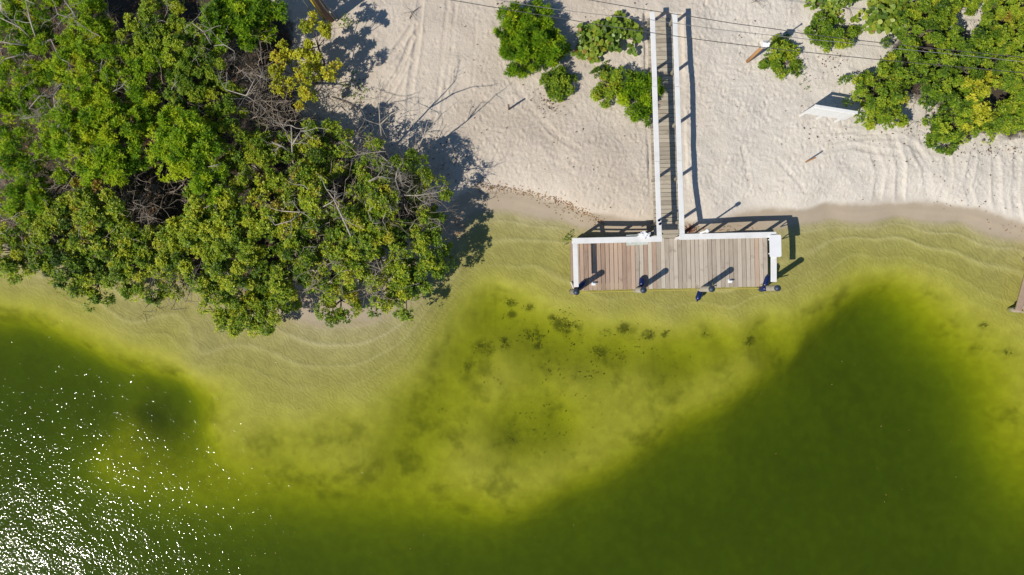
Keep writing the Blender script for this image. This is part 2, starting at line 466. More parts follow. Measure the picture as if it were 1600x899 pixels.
pts(-0.50, (760, 600), (900, 605), (1000, 630), (1080, 625), (960, 680), (870, 725), (800, 745), (740, 700), (420, 690), (340, 640), (480, 690), (540, 670), (1000, 590), (790, 570), (1260, 495), (1180, 570), (1590, 560), (1610, 620))
pts(-0.50, (390, 700), (480, 715), (560, 720), (720, 745), (790, 775), (330, 670), (850, 758), (930, 715), (1020, 665), (1120, 598))
pts(-0.80, (330, 735), (440, 770), (560, 775), (650, 785), (740, 806), (810, 812), (850, 798), (920, 762), (1000, 722), (1100, 655), (1180, 612), (1260, 548), (1320, 488), (1380, 452), (1440, 470), (1500, 530), (1550, 580), (1585, 680), (0, 505), (80, 530), (150, 566), (230, 592), (300, 622), (310, 680))
pts(-1.35, (0, 535), (70, 560), (150, 600), (215, 608), (252, 622), (120, 800), (420, 862), (560, 868), (680, 866), (790, 862), (850, 846), (920, 805), (1000, 770), (1080, 715), (1200, 640), (1290, 565), (1340, 520), (1390, 485), (1450, 545), (1520, 610), (1570, 760), (1620, 860))
pts(-0.90, (200, 705), (140, 735), (250, 740), (190, 670), (290, 780))
pts(-1.75, (40, 620), (0, 600), (120, 622), (0, 800), (100, 850), (250, 895), (400, 925), (600, 935), (800, 915), (880, 885), (1000, 840), (1150, 740), (1300, 620), (1380, 540), (1450, 600), (1520, 720), (1560, 860))
pts(-2.2, (1100, 860), (1200, 780), (1300, 720), (1400, 660), (1450, 750), (1300, 860), (1450, 880), (1000, 930), (1200, 920), (1350, 980))
pts(-2.5, (-150, 1050), (200, 1100), (600, 1100), (1000, 1100), (1400, 1100), (1750, 1080), (1250, 1020), (-200, 800))
pts(-1.6, (-150, 560), (1750, 900)); pts(-0.6, (1750, 650)); pts(-0.2, (-150, 450)); pts(0.0, (-150, 378))
cp = np.array(cp, dtype=np.float64)
# thin-plate spline through the soundings
def _phi(d2): return 0.5 * d2 * np.log(d2 + 1e-6)
cn = cp[:, :2] / 100.0
nC = len(cp)
A = np.zeros((nC + 3, nC + 3))
A[:nC, :nC] = _phi(((cn[:, None, :] - cn[None, :, :]) ** 2).sum(-1)) + np.eye(nC) * 0.02
A[:nC, nC] = 1; A[:nC, nC + 1:] = cn; A[nC, :nC] = 1; A[nC + 1:, :nC] = cn.T
W = np.linalg.solve(A, np.concatenate([cp[:, 2], np.zeros(3)]))
def field(px, py):
    px = np.clip(px, -180, 1780) / 100.0; py = np.clip(py, -140, 1110) / 100.0
    out = W[nC] + W[nC + 1] * px + W[nC + 2] * py
    for k in range(nC):
        out = out + W[k] * _phi((px - cn[k, 0]) ** 2 + (py - cn[k, 1]) ** 2)
    d_ = -out
    u_ = np.clip((d_ - 0.50) / 1.25, 0, 1)
    d_ = d_ + 0.60 * u_ * u_ * (3 - 2 * u_)                 # the drop-off beyond the shoal is steep
    d_ = np.where(d_ > 1.6, 1.6 + 0.75 * np.tanh((d_ - 1.6) / 1.1), d_)
    return np.clip(-d_, -2.7, 0.75)

def axis(lo, hi, steps):
    """coordinates from piecewise spacings [(upto, step), ...]"""
    out = [lo]
    for upto, st in steps:
        n = max(1, int(round((upto - out[-1]) / st)))
        out.extend(list(np.linspace(out[-1], upto, n + 1)[1:]))
    return np.array(out)
gx = axis(-160, 160, [(-60, 20), (-24, 3.0), (-19.6, 0.4), (-7.5, 0.10), (19.6, 0.042), (24, 0.4), (60, 3.0), (160, 20)])
gy = axis(-160, 160, [(-60, 20), (-14, 3.0), (-11.0, 0.4), (-3.5, 0.11), (1.6, 0.07), (11.2, 0.042), (14, 0.3), (30, 2.0), (160, 20)])
GX, GY = np.meshgrid(gx, gy)
# the smooth field on a coarse lattice, read back bilinearly
lx = np.arange(-200, 1801, 8.0); ly = np.arange(-160, 1131, 8.0)
LX, LY = np.meshgrid(lx, ly)
LF = field(LX, LY)
def bil(px, py):
    px = np.clip(px, -199, 1799); py = np.clip(py, -159, 1127)
    a = (px + 200) / 8.0; b = (py + 160) / 8.0
    i = np.minimum(a.astype(int), LF.shape[1] - 2); j = np.minimum(b.astype(int), LF.shape[0] - 2)
    u = a - i; w = b - j
    return LF[j, i] * (1 - u) * (1 - w) + LF[j, i + 1] * u * (1 - w) + LF[j + 1, i] * (1 - u) * w + LF[j + 1, i + 1] * u * w
PX, PY = 800 + GX * S0, 449.5 - GY * S0
wx = fbm(GX, GY, 0.25, 3) * 14; wy = fbm(GX, GY, 0.25, 9) * 14
Z = bil(PX + wx * 0.3, PY + wy * 0.3)
sm = lambda a, b, t: (lambda u: u * u * (3 - 2 * u))(np.clip((t - a) / (b - a), 0, 1))
# low sand bars that follow the shore, below the water
gyy, gxx = np.gradient(Z, gy, gx); flatness = np.clip(0.11 / (np.hypot(gxx, gyy) + 1e-3), 0.15, 1.0)
d = -Z
wob = fbm(GX, GY, 0.22, 21, 3)
bars = np.sin((d + 0.035 * wob) / 0.064 * 2 * math.pi)
bars = (np.maximum(bars, 0) ** 4 * 1.2 - 0.25) * flatness
BARS = bars * sm(0.015, 0.05, d) * (1 - sm(0.24, 0.34, d)) * np.clip(0.55 + 1.3 * fbm(GX, GY, 0.3, 5), 0.1, 1.3)
Z = Z + 0.026 * bars * sm(0.015, 0.06, d) * (1 - sm(0.30, 0.42, d)) * (0.55 + 0.8 * np.clip(fbm(GX, GY, 0.3, 5) + 0.4, 0, 1))
Z = Z + fbm(GX, GY, 0.5, 11) * 0.10 * sm(0.3, 0.7, d)
Z = Z + fbm(GX, GY, 1.2, 13) * 0.03 * sm(0.25, 0.5, d)
land = sm(0.18, 0.34, Z)
Z = Z + land * (fbm(GX, GY, 0.4, 2, 3) * 0.10 + fbm(GX, GY, 1.6, 4, 5) * 0.028)
# small lip of the swash line
Z = Z + 0.012 * np.exp(-((Z - 0.10) / 0.025) ** 2)

def to_ground(px, py, z=0.46):
    p = P(px, py, z); return p.x, p.y

def stamp(x, y, rad, fn):
    i0, i1 = np.searchsorted(gx, [x - rad, x + rad]); j0, j1 = np.searchsorted(gy, [y - rad, y + rad])
    if i1 - i0 < 2 or j1 - j0 < 2: return
    sl = (slice(j0, j1), slice(i0, i1))
    Z[sl] += fn(GX[sl], GY[sl]) * land[sl]

# wheel ruts and drag marks in the dry sand
def rut(pp, width, depth, double=None):
    w = [to_ground(*q) for q in pp]
    # resample smooth
    w = np.array(w)
    tt = np.linspace(0, 1, len(w)); ts = np.linspace(0, 1, 24)
    w = np.stack([np.interp(ts, tt, w[:, 0]), np.interp(ts, tt, w[:, 1])], 1)
    lo = w.min(0) - width * 3; hi = w.max(0) + width * 3
    i0, i1 = np.searchsorted(gx, [lo[0], hi[0]]); j0, j1 = np.searchsorted(gy, [lo[1], hi[1]])
    if i1 <= i0 or j1 <= j0: return
    sl = (slice(j0, j1), slice(i0, i1))
    X, Y = GX[sl], GY[sl]
    dm = np.full(X.shape, 1e9)
    for a, b in zip(w[:-1], w[1:]):
        ab = b - a; t = np.clip(((X - a[0]) * ab[0] + (Y - a[1]) * ab[1]) / (ab @ ab + 1e-9), 0, 1)
        dm = np.minimum(dm, np.hypot(X - a[0] - t * ab[0], Y - a[1] - t * ab[1]))
    u = dm / width
    depth = depth * 0.7; u = u * 1.3
    prof = -depth * np.exp(-(u * 1.1) ** 4) + depth * 0.75 * np.exp(-((u - 1.35) / 0.35) ** 2)
    Z[sl] += prof * land[sl] * (0.7 + 0.9 * vnoise(X, Y, 1.1, 40))
for pp, wd, dp in [
    ([(658, 0), (652, 70), (641, 140), (638, 200)], 0.16, 0.045), ([(648, 40), (610, 92), (560, 128)], 0.14, 0.05), ([(645, 60), (622, 115), (588, 160)], 0.12, 0.045),
    ([(640, 95), (618, 130), (596, 176), (578, 190)], 0.13, 0.04), ([(632, 130), (610, 168), (590, 190)], 0.11, 0.035),
    ([(700, 0), (694, 60), (688, 120), (676, 210)], 0.10, 0.022), ([(712, 10), (706, 80), (690, 180), (670, 230)], 0.10, 0.022), ([(744, 20), (742, 80), (738, 130)], 0.09, 0.02),
    ([(636, 200), (633, 250), (628, 290)], 0.12, 0.035), ([(790, 110), (822, 160), (862, 205), (905, 236)], 0.16, 0.028),
    ([(1285, 236), (1330, 228), (1378, 238), (1400, 240)], 0.15, 0.04), ([(1300, 222), (1350, 214), (1400, 214), (1440, 236), (1456, 262)], 0.16, 0.035),
    ([(1365, 240), (1378, 270), (1374, 315)], 0.2, 0.045), ([(1392, 215), (1408, 260), (1412, 318)], 0.2, 0.045), ([(1425, 225), (1446, 262), (1460, 318)], 0.2, 0.04),
    ([(1480, 248), (1484, 285), (1470, 325)], 0.18, 0.04), ([(1520, 245), (1512, 290), (1530, 330)], 0.18, 0.04), ([(1556, 250), (1560, 300), (1572, 345)], 0.2, 0.045),
    ([(1590, 240), (1588, 300), (1600, 350)], 0.18, 0.04), ([(1300, 205), (1345, 208), (1390, 208)], 0.12, 0.03), ([(1160, 230), (1168, 262), (1172, 290)], 0.12, 0.025),
    ([(1215, 250), (1240, 275), (1262, 300)], 0.12, 0.022)]:
    rut(pp, wd, dp)
# footprints
rf = random.Random(5)
def foot(x, y, a, ln, wd, dp):
    ca, sa = math.cos(a), math.sin(a)
    def fn(X, Y):
        u = ((X - x) * ca + (Y - y) * sa) / ln; v = (-(X - x) * sa + (Y - y) * ca) / wd
        q = u * u + v * v
        return -dp * np.exp(-q * 1.2) + dp * 0.5 * np.exp(-((np.sqrt(q) - 1.7) / 0.45) ** 2)
    stamp(x, y, ln * 2.8, fn)
zones = [((560, 760), (0, 290), 330), ((740, 1010), (130, 340), 900), ((760, 1020), (0, 130), 260), ((1075, 1330), (0, 330), 800), ((1230, 1600), (190, 345), 480), ((1060, 1200), (0, 200), 200)]
for (x0, x1), (y0, y1), n in zones:
    for k in range(int(n * 1.35)):
        x, y = to_ground(rf.uniform(x0, x1), rf.uniform(y0, y1))
        s = rf.uniform(0.5, 0.92)
        foot(x, y, rf.gauss(1.2, 0.7), 0.12 * s, 0.055 * s, rf.uniform(0.006, 0.020))
# the sand is scuffed flat under the walkway boards
wk = (np.abs(PX - (1036 + (PY - 190) * 0.034)) < 30) & (PY < 372) & (PY > 30)
Z = np.where(wk, np.minimum(Z, 0.425), Z)
dk = (PX > 885) & (PX < 1205) & (PY > 362) & (PY < 470)
Z = np.where(dk, np.minimum(Z, 0.30), Z)

ny_, nx_ = Z.shape
vv = np.stack([GX, GY, Z], -1).reshape(-1, 3)
ii = (np.arange(ny_ - 1)[:, None] * nx_ + np.arange(nx_ - 1)[None, :])
ff = np.stack([ii, ii + 1, ii + nx_ + 1, ii + nx_], -1).reshape(-1, 4)
gme = mesh_np('sand_ground', vv, ff, True)
# dark leaf mould where the thickets grow
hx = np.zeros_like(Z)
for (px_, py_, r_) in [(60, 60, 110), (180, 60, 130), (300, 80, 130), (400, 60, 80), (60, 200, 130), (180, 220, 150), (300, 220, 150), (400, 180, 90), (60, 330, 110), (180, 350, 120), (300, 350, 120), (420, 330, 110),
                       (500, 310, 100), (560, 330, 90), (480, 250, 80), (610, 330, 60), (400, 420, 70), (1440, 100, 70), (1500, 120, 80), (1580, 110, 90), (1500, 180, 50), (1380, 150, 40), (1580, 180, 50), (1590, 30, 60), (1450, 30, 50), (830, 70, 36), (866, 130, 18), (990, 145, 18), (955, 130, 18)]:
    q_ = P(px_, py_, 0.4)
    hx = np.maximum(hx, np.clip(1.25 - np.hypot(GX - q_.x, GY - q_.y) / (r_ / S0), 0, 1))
WEED = [(885, 506, 17, 210), (866, 498, 8, 40), (833, 524, 14, 130), (842, 540, 8, 40), (827, 480, 6, 25), (799, 472, 8, 45), (799, 492, 6, 25), (757, 544, 13, 110), (787, 536, 9, 60), (732, 575, 10, 35), (975, 514, 9, 60), (1014, 524, 8, 70), (1038, 522, 6, 25), (947, 520, 8, 30),
                        (937, 552, 13, 80), (970, 560, 14, 50), (905, 585, 20, 60), (925, 590, 14, 40), (860, 580, 26, 60), (1172, 532, 8, 45), (1105, 522, 8, 25), (1060, 575, 18, 40), (925, 490, 9, 14), (900, 540, 70, 220), (830, 655, 36, 90), (800, 690, 30, 90), (880, 680, 34, 90), (900, 620, 60, 90),
                        (1535, 508, 6, 25), (1575, 550, 7, 25), (1530, 545, 6, 20), (760, 590, 30, 40), (1000, 545, 50, 80), (680, 640, 20, 25), (835, 530, 50, 90)]
wdm = np.zeros_like(Z)
for (px_, py_, r_, n_) in WEED:
    q_ = P(px_, py_, -0.5); amp = min(1.0, 0.22 + n_ / (r_ * r_) * 0.9)
    wdm = np.maximum(wdm, amp * np.exp(-(((GX - q_.x) / 1.35) ** 2 + (GY - q_.y) ** 2) / (r_ * 1.25 / S0) ** 2))
ba = gme.attributes.new('bar', 'FLOAT', 'POINT'); ba.data.foreach_set('value', np.clip(BARS, 0, 1).ravel().astype(np.float32))
wa = gme.attributes.new('weed', 'FLOAT', 'POINT'); wa.data.foreach_set('value', wdm.ravel().astype(np.float32))
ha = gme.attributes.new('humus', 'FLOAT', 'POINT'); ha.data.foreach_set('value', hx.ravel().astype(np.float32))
ground = link('sand_ground', gme, M['sand'])
tag(ground, 'pale beach sand running down under the green water', kind='structure')

def gz(x, y):
    i = int(np.clip(np.searchsorted(gx, x) - 1, 0, nx_ - 2)); j = int(np.clip(np.searchsorted(gy, y) - 1, 0, ny_ - 2))
    u = (x - gx[i]) / (gx[i + 1] - gx[i]); w = (y - gy[j]) / (gy[j + 1] - gy[j])
    return float(Z[j, i] * (1 - u) * (1 - w) + Z[j, i + 1] * u * (1 - w) + Z[j + 1, i] * (1 - u) * w + Z[j + 1, i + 1] * u * w)

def G(px, py, dz=0.0):
    z = 0.4
    for _ in range(4):
        p = P(px, py, z); z = gz(p.x, p.y)
    return Vector((p.x, p.y, z + dz))

# water of the bay: a closed body of tinted water whose top is the surface
wb = MB(); wb.box((0, -40, -2.0), (318, 238, 4.0))
water = wb.build('water', M['water'])
tag(water, 'clear olive green bay water with sun glitter', kind='structure')

# ------------------------------------------------------------------ the dock
ZD = 0.47                                    # deck height
a0 = P(893.5, 454.5, ZD); a1 = P(1200.5, 447.5, ZD)
TH = math.atan2(a1.y - a0.y, a1.x - a0.x)
DL = (a1 - a0).length
dock = empty('dock', (a0.x, a0.y, 0), TH)
tag(dock, 'weathered T-shaped wooden dock with white painted railings running out from the sand', 'dock')
co, si = math.cos(TH), math.sin(TH)
def D(px, py, z):
    """photo pixel at height z, in the dock's own axes"""
    p = P(px, py, z); dx, dy = p.x - a0.x, p.y - a0.y
    return Vector((dx * co + dy * si, -dx * si + dy * co, z))
rd = random.Random(3)
DEPTH = D(894, 376, ZD).y
# deck planks
NP = 46
pitch = DL / NP
pm = [bev_box('deck_plank', (pitch - g, DEPTH, 0.038), 0.005) for g in (0.008, 0.012, 0.017)]
pm2 = [m_.copy() for m_ in pm]
for k in range(NP):
    brown = rd.random() < (0.92 if k < 11 else 0.45 if k < 15 else 0.04)
    me = rd.choice(pm2 if brown else pm)
    o = link('deck_plank', me, M['deck_brown'] if brown else M['deck_grey'], dock,
             ((k + 0.5) * pitch, DEPTH / 2 + rd.uniform(-0.012, 0.012), ZD - 0.019 + rd.uniform(-0.004, 0.004)), (rd.uniform(-0.002, 0.002), rd.uniform(-0.01, 0.01), rd.uniform(-0.0015, 0.0015)))
# substructure: fascia boards and joists
for (y0, nm) in ((0.03, 'fascia_board'), (DEPTH - 0.03, 'fascia_board'), (DEPTH * 0.36, 'joist'), (DEPTH * 0.68, 'joist')):
    m_ = MB(); m_.box((DL / 2, y0, ZD - 0.135), (DL - 0.04, 0.04, 0.18)); m_.build(nm, M['beam'], dock)
for x0 in (0.012, DL - 0.012):
    m_ = MB(); m_.box((x0, DEPTH / 2, ZD - 0.137), (0.04, DEPTH - 0.10, 0.18)); m_.build('fascia_board', M['beam'], dock)
# walkway boards
w0l = D(1020.5, 369, ZD); w0r = D(1063, 369, ZD); w1l = D(1012.5, 28, ZD); w1r = D(1049, 28, ZD)
wy0 = DEPTH + 0.004; wy1 = (w1l.y + w1r.y) / 2
NB = int((wy1 - wy0) / 0.150)
bw = (wy1 - wy0) / NB
def lerp(a, b, t): return a + (b - a) * t
WW = ((w0r.x - w0l.x) + (w1r.x - w1l.x)) / 2
bm_ = [bev_box('walkway_board', (WW, bw - g, 0.034), 0.005) for g in (0.008, 0.012, 0.016)]
ZW = ZD - 0.012
for k in range(NB):
    t = (k + 0.5) / NB
    xc = lerp((w0l.x + w0r.x) / 2, (w1l.x + w1r.x) / 2, t)
    link('walkway_board', rd.choice(bm_), M['walk_wood'], dock, (xc + rd.uniform(-0.012, 0.012), wy0 + (k + 0.5) * bw, ZW - 0.017 + rd.uniform(-0.004, 0.004)), (rd.uniform(-0.01, 0.01), 0, rd.uniform(-0.004, 0.004)))
for sx in (0.12, WW - 0.12):
    m_ = MB()
    q0 = Vector((w0l.x + sx, wy0 + 0.02, ZW - 0.11)); q1 = Vector((w1l.x + sx, wy1 - 0.05, ZW - 0.11))
    m_.tube([q0, q1], 0.05, 4); m_.build('stringer', M['beam'], dock)
# railings
ZR = ZD + 0.88
def plank_between(name, p0, p1, width, thick, mat, zoff=0.0, ext=0.0):
    dvec = p1 - p0; ln = dvec.length + 2 * ext
    me = bev_box(name, (ln, width, thick), 0.006)
    mid = (p0 + p1) / 2
    return link(name, me, mat, dock, (mid.x, mid.y, mid.z + zoff), (0, 0, math.atan2(dvec.y, dvec.x)))
CW = 0.205
xl = 0.085
yb = DEPTH - 0.07
Lc = Vector((xl, yb, ZR)); Lf = Vector((xl, D(900, 449, ZR).y, ZR))
wl0 = D(1030.5, 372, ZR); wl1 = D(1019.5, 18, ZR)
wr0 = D(1066.0, 369, ZR); wr1 = D(1054.5, 20, ZR)
Rb = D(1209.0, 369, ZR); Rf = D(1209.3, 441, ZR)
yr = D(1130, 368.8, ZR).y
rails = [
    ('left', Lf, Lc - Vector((0, CW / 2, 0)), 4), ('back_l', Vector((xl - CW / 2, yb, ZR)), Vector((wl0.x + CW / 2, yb, ZR)), 4),
    ('walk_l', Vector((wl0.x, yb + CW / 2, ZR)), wl1, 5), ('walk_r', Vector((wr0.x, yr + CW / 2, ZR)), wr1, 5),
    ('back_r', Vector((wr0.x - CW / 2, yr, ZR)), Vector((Rb.x + CW / 2, yr, ZR)), 4), ('right', Rf, Vector((Rb.x, yr - CW / 2, ZR)), 3)]
for k, (nm, p0, p1, n) in enumerate(rails):
    width = CW * (0.86 if nm.startswith('walk') else 0.86 if nm == 'left' else 1.0)
    nseg = max(1, int(round((p1 - p0).length / 2.4)))
    for q in range(nseg):
        e0 = lerp(p0, p1, q / nseg); e1 = lerp(p0, p1, (q + 1) / nseg); dd = (p1 - p0).normalized() * 0.004
        o = plank_between('cap_rail', e0 + dd, e1 - dd, width + rd.uniform(-0.006, 0.006), 0.042, M['white'], -0.021 + 0.003 * (k % 2) + rd.uniform(-0.002, 0.002))
        o.rotation_euler.z += rd.uniform(-0.003, 0.003)
post_me = bev_box('rail_post', (0.09, 0.09, 0.86 + 0.5), 0.006)
post_me2 = post_me.copy()
def post(x, y, zt=ZR - 0.045, wood=False):
    link('rail_post', post_me2 if wood else post_me, M['piling'] if wood else M['white'], dock, (x, y, zt - 0.68))
for py in (24, 104, 190, 277, 348):
    t = (py - 18) / (372 - 18)
    p = lerp(wl1, wl0, t); post(p.x, p.y, wood=True)
    p = lerp(wr1, wr0, t); post(p.x, p.y, wood=True)
for px in (955, 1000): post(D(px, 372, ZR).x, yb)
post(xl, yb)
for px in (1112, 1160, 1204): post(D(px, 369, ZR).x, yr)
post(wr0.x, yr)
# mid rails
def mid(p0, p1, z):
    plank_between('mid_rail', Vector((p0.x, p0.y, z)), Vector((p1.x, p1.y, z)), 0.038, 0.09, M['white'])
mid(Vector((xl + 0.06, yb - 0.0, 0)), Vector((wl0.x - 0.06, yb, 0)), ZD + 0.40)
mid(Vector((xl + 0.06, yb - 0.0, 0)), Vector((wl0.x - 0.06, yb, 0)), ZD + 0.14)
# pilings with dark caps along the front
ZP = ZD + 1.22
pil = []
for (px, py) in ((901.0, 456.5), (1006.0, 453.5), (1113.0, 451.8), (1216.0, 450.5)):
    p = D(px, py, ZP)
    pil.append(p)
    m_ = MB(); m_.tube([(p.x, p.y, -1.0), (p.x, p.y, 0.2), (p.x, p.y, ZP - 0.06)], [0.115, 0.108, 0.098], 14)
    po = m_.build('piling', M['piling'], dock, True)
    m_ = MB(); m_.tube([(p.x, p.y, ZP - 0.10), (p.x, p.y, ZP - 0.03), (p.x, p.y, ZP + 0.0), (p.x, p.y, ZP + 0.035)], [0.112, 0.112, 0.10, 0.02], 14)
    m_.build('piling_cap', M['cap_dark'], po, True)
# support posts at the back edge
for x in (0.3, DL * 0.5, DL - 0.3):
    m_ = MB(); m_.tube([(x, DEPTH - 0.16, -0.8), (x, DEPTH - 0.16, ZD - 0.05)], 0.085, 10); m_.build('support_post', M['piling'], dock, True)
# cleats
for (px, py) in ((927.5, 443.5), (1140.5, 439.5)):
    p = D(px, py, ZD)
    m_ = MB(); m_.box((p.x, p.y, ZD + 0.012), (0.15, 0.13, 0.02)); m_.tube([(p.x, p.y, ZD + 0.02), (p.x, p.y, ZD + 0.09)], 0.032, 8)
    m_.tube([(p.x - 0.085, p.y, ZD + 0.085), (p.x - 0.04, p.y, ZD + 0.10), (p.x + 0.04, p.y, ZD + 0.10), (p.x + 0.085, p.y, ZD + 0.085)], [0.018, 0.03, 0.03, 0.018], 8)
    m_.build('cleat', M['plastic_white'], dock)
def dw(v):
    """dock axes back to the world"""
    return Vector((a0.x + v.x * co - v.y * si, a0.y + v.x * si + v.y * co, v.z))

# yellow mooring line strung along the front edge
m_ = MB()
line = []
for k in range(33):
    t = k / 32
    seg = t * 3; i = min(2, int(seg)); u = seg - i
    q = lerp(pil[i], pil[i + 1], u)
    line.append(dw(Vector((q.x, -0.045 - (0.16 if u in (0.0, 1.0) else 0.02), ZD - 0.03 - 0.10 * (4 * u * (1 - u)) * 0.4))))
m_.tube(line, 0.014, 6)
tag(m_.build('yellow_rope', M['rope_yellow'], None, True), 'thin yellow rope strung along the front edge of the dock', 'rope')

# white table top on the right rail
tb = D(1211.8, 384.5, ZR + 0.05)
tw = dw(tb)
table = empty('cleaning_table', (tw.x, tw.y, ZD), TH)
tag(table, 'white rectangular fish cleaning table fixed on the right railing of the dock', 'table')
def rounded_slab(name, w, h, t, r):
    bm = bmesh.new()
    vs = []
    for cx, cy, a_ in ((w / 2 - r, h / 2 - r, 0), (-w / 2 + r, h / 2 - r, 90), (-w / 2 + r, -h / 2 + r, 180), (w / 2 - r, -h / 2 + r, 270)):
        for k in range(4):
            a = R(a_ + k * 30); vs.append(bm.verts.new((cx + r * math.cos(a), cy + r * math.sin(a), 0)))
    fc = bm.faces.new(vs)
    ex = bmesh.ops.extrude_face_region(bm, geom=[fc])
    bmesh.ops.translate(bm, vec=(0, 0, t), verts=[g for g in ex['geom'] if isinstance(g, bmesh.types.BMVert)])
    bmesh.ops.recalc_face_normals(bm, faces=bm.faces)
    me = bpy.data.meshes.new(name); bm.to_mesh(me); bm.free()
    return me
link('table_top', rounded_slab('table_top', 0.40, 0.78, 0.045, 0.05), M['plastic_white'], table, (0, 0, ZR + 0.012 - ZD))
for sx in (-0.12, 0.12):
    m_ = MB(); m_.tube([(sx, -0.25, ZR - ZD + 0.012), (sx, -0.25, ZR - ZD - 0.20), (-0.08, -0.25, ZR - ZD - 0.42)], 0.02, 6); m_.build('bracket', M['plastic_white'], table)
for sx in (-0.12, 0.12):
    m_ = MB(); m_.tube([(sx, 0.25, ZR - ZD + 0.012), (sx, 0.25, ZR - ZD - 0.20), (-0.08, 0.25, ZR - ZD - 0.42)], 0.02, 6); m_.build('bracket', M['plastic_white'], table)

# grey shelf board and white bundle on the back-left rail
bp_ = dw(D(996, 377, ZR - 0.1))
shelf = empty('shelf_board', (bp_.x, bp_.y, ZD), TH)
tag(shelf, 'pale grey slanted board hung on the back railing left of the walkway', 'shelf')
link('board', bev_box('board', (0.78, 0.38, 0.02), 0.004), M['grey_panel'], shelf, (0, 0.05, ZR - 0.13 - ZD), (R(14), 0, R(1.5)))
for sx in (-0.3, 0.3):
    m_ = MB(); m_.tube([(sx, 0.1, ZR - 0.18 - ZD), (sx, 0.16, ZR - 0.45 - ZD)], 0.018, 6); m_.build('bracket', M['deadwood'], shelf)
rc = random.Random(11)
bpos = dw(D(1007, 367.5, ZR + 0.06))
bm = bmesh.new()
bmesh.ops.create_icosphere(bm, subdivisions=3, radius=0.2)
for v in bm.verts:
    n = v.co.normalized()
    k = 0.75 + 0.55 * (math.sin(n.x * 9 + 1) * math.sin(n.y * 11 + 2) * math.cos(n.z * 8)) + rc.uniform(-0.12, 0.12)
    v.co = Vector((n.x * 0.24 * k, n.y * 0.15 * k, n.z * 0.09 * k))
me = bpy.data.meshes.new('crumpled_cloth'); bm.to_mesh(me); bm.free()
tag(link('crumpled_cloth', me, M['plastic_white'], None, (bpos.x, bpos.y, ZR + 0.06)), 'crumpled white cloth bundle lying on the back railing above the grey board', 'cloth')

# two little blue cups on the left walkway rail
for (px, py, lb) in ((1029.6, 344.6, 'small dark blue cup on the left walkway rail, farther from the deck'), (1031.0, 350.4, 'small dark blue cup on the left walkway rail, nearer the deck')):
    p = dw(D(px, py, ZR + 0.06))
    m_ = MB(); m_.tube([(0, 0, 0.0), (0, 0, 0.09), (0, 0, 0.09), (0, 0, 0.03)], [0.036, 0.046, 0.036, 0.030], 12)
    tag(m_.build('blue_cup', M['fender'], None, True, (p.x, p.y, ZR + 0.003)), lb, 'cup', 'blue cups on the rail')

# slim white lamp pole on the back-right railing
p = dw(Vector((D(1095, 369, ZR).x, yr + 0.13, 0)))
lp = empty('lamp_pole', (p.x, p.y, 0.3)); tag(lp, 'slim white lamp pole standing behind the railing just right of the walkway', 'lamp pole')
m_ = MB(); m_.tube([(0, 0, -0.1), (0, 0, 1.80)], 0.032, 8); m_.build('pole', M['white'], lp, True)
m_ = MB(); m_.tube([(0, 0, 1.80), (0, 0, 1.84), (0, 0, 1.95), (0, 0, 1.99)], [0.04, 0.07, 0.07, 0.02], 10); m_.build('lamp_head', M['white'], lp, True)

# fenders
def fender(px, py, z, ln, rad, axis_px, label, upright=False):
    c = P(px, py, z)
    o = empty('fender', c); tag(o, label, 'fender', 'blue fenders on the dock front')
    if upright: dv = Vector((0.12, 0.1, 1)).normalized()
    else: dv = Vector((axis_px[0], -axis_px[1], axis_px[2] if len(axis_px) > 2 else 0)).normalized()
    t = [-0.5, -0.47, -0.40, -0.30, 0, 0.30, 0.40, 0.47, 0.5]; rr = [0.25, 0.55, 0.85, 1, 1, 1, 0.85, 0.55, 0.25]
    m_ = MB(); m_.tube([dv * (a * ln) for a in t], [rad * q for q in rr], 14); m_.build('body', M['fender'], o, True)
    for s in (-1, 1):
        m_ = MB(); m_.tube([dv * (s * ln * 0.5), dv * (s * (ln * 0.5 + 0.05))], [rad * 0.33, rad * 0.25], 10); m_.build('end_eye', M['fender'], o, True)
    return o, dv
fender(1092.5, 461.5, 0.13, 0.40, 0.105, (-0.35, 1.0), 'dark blue fender floating on the water in front of the dock')
fender(1003.2, 440.5, ZD + 0.13, 0.34, 0.115, (-0.15, 1.0, 0.45), 'dark blue fender lying on the deck beside the second piling from the left')
fender(909.0, 445.5, ZD + 0.12, 0.34, 0.10, (0.6, -0.7, 0.2), 'dark blue fender lying on the deck beside the left corner piling')
fender(1192.0, 451.5, ZD + 0.05, 0.46, 0.105, (0, 0), 'dark blue fender hanging upright at the right front corner of the deck', True)
fender(1197.5, 439.5, ZD + 0.11, 0.44, 0.095, (0.35, -1.0), 'dark blue fender lying on deck planks against the right railing')
# white mooring ropes round the pilings
def rope(pp, label, r=0.022, mat='rope_white'):
    # smooth through the points
    q = np.array([tuple(p) for p in pp]); t = np.linspace(0, 1, len(q)); ts = np.linspace(0, 1, 18)
    q = np.stack([np.interp(ts, t, q[:, k]) for k in range(3)], 1)
    m_ = MB(); m_.tube(q, r, 6)
    tag(m_.build('mooring_rope', M[mat], None, True), label, 'rope', 'mooring ropes')
def ring_pts(c, r, z, n=12): return [dw(Vector((c.x + r * math.cos(a), c.y + r * math.sin(a), z))) for a in np.linspace(0.4, 2 * math.pi + 0.4, n)]
rope([P(1095, 451.5, ZD + 0.02), P(1104, 453.2, ZD + 0.15), P(1112, 453.8, ZD + 0.32)], 'short white rope tied from the third piling to the floating fender')
rope([P(994, 453.5, ZD + 0.10), P(1002, 454.5, ZD + 0.10), P(1008, 455.5, ZD + 0.12)], 'short white rope looped at the foot of the second piling')
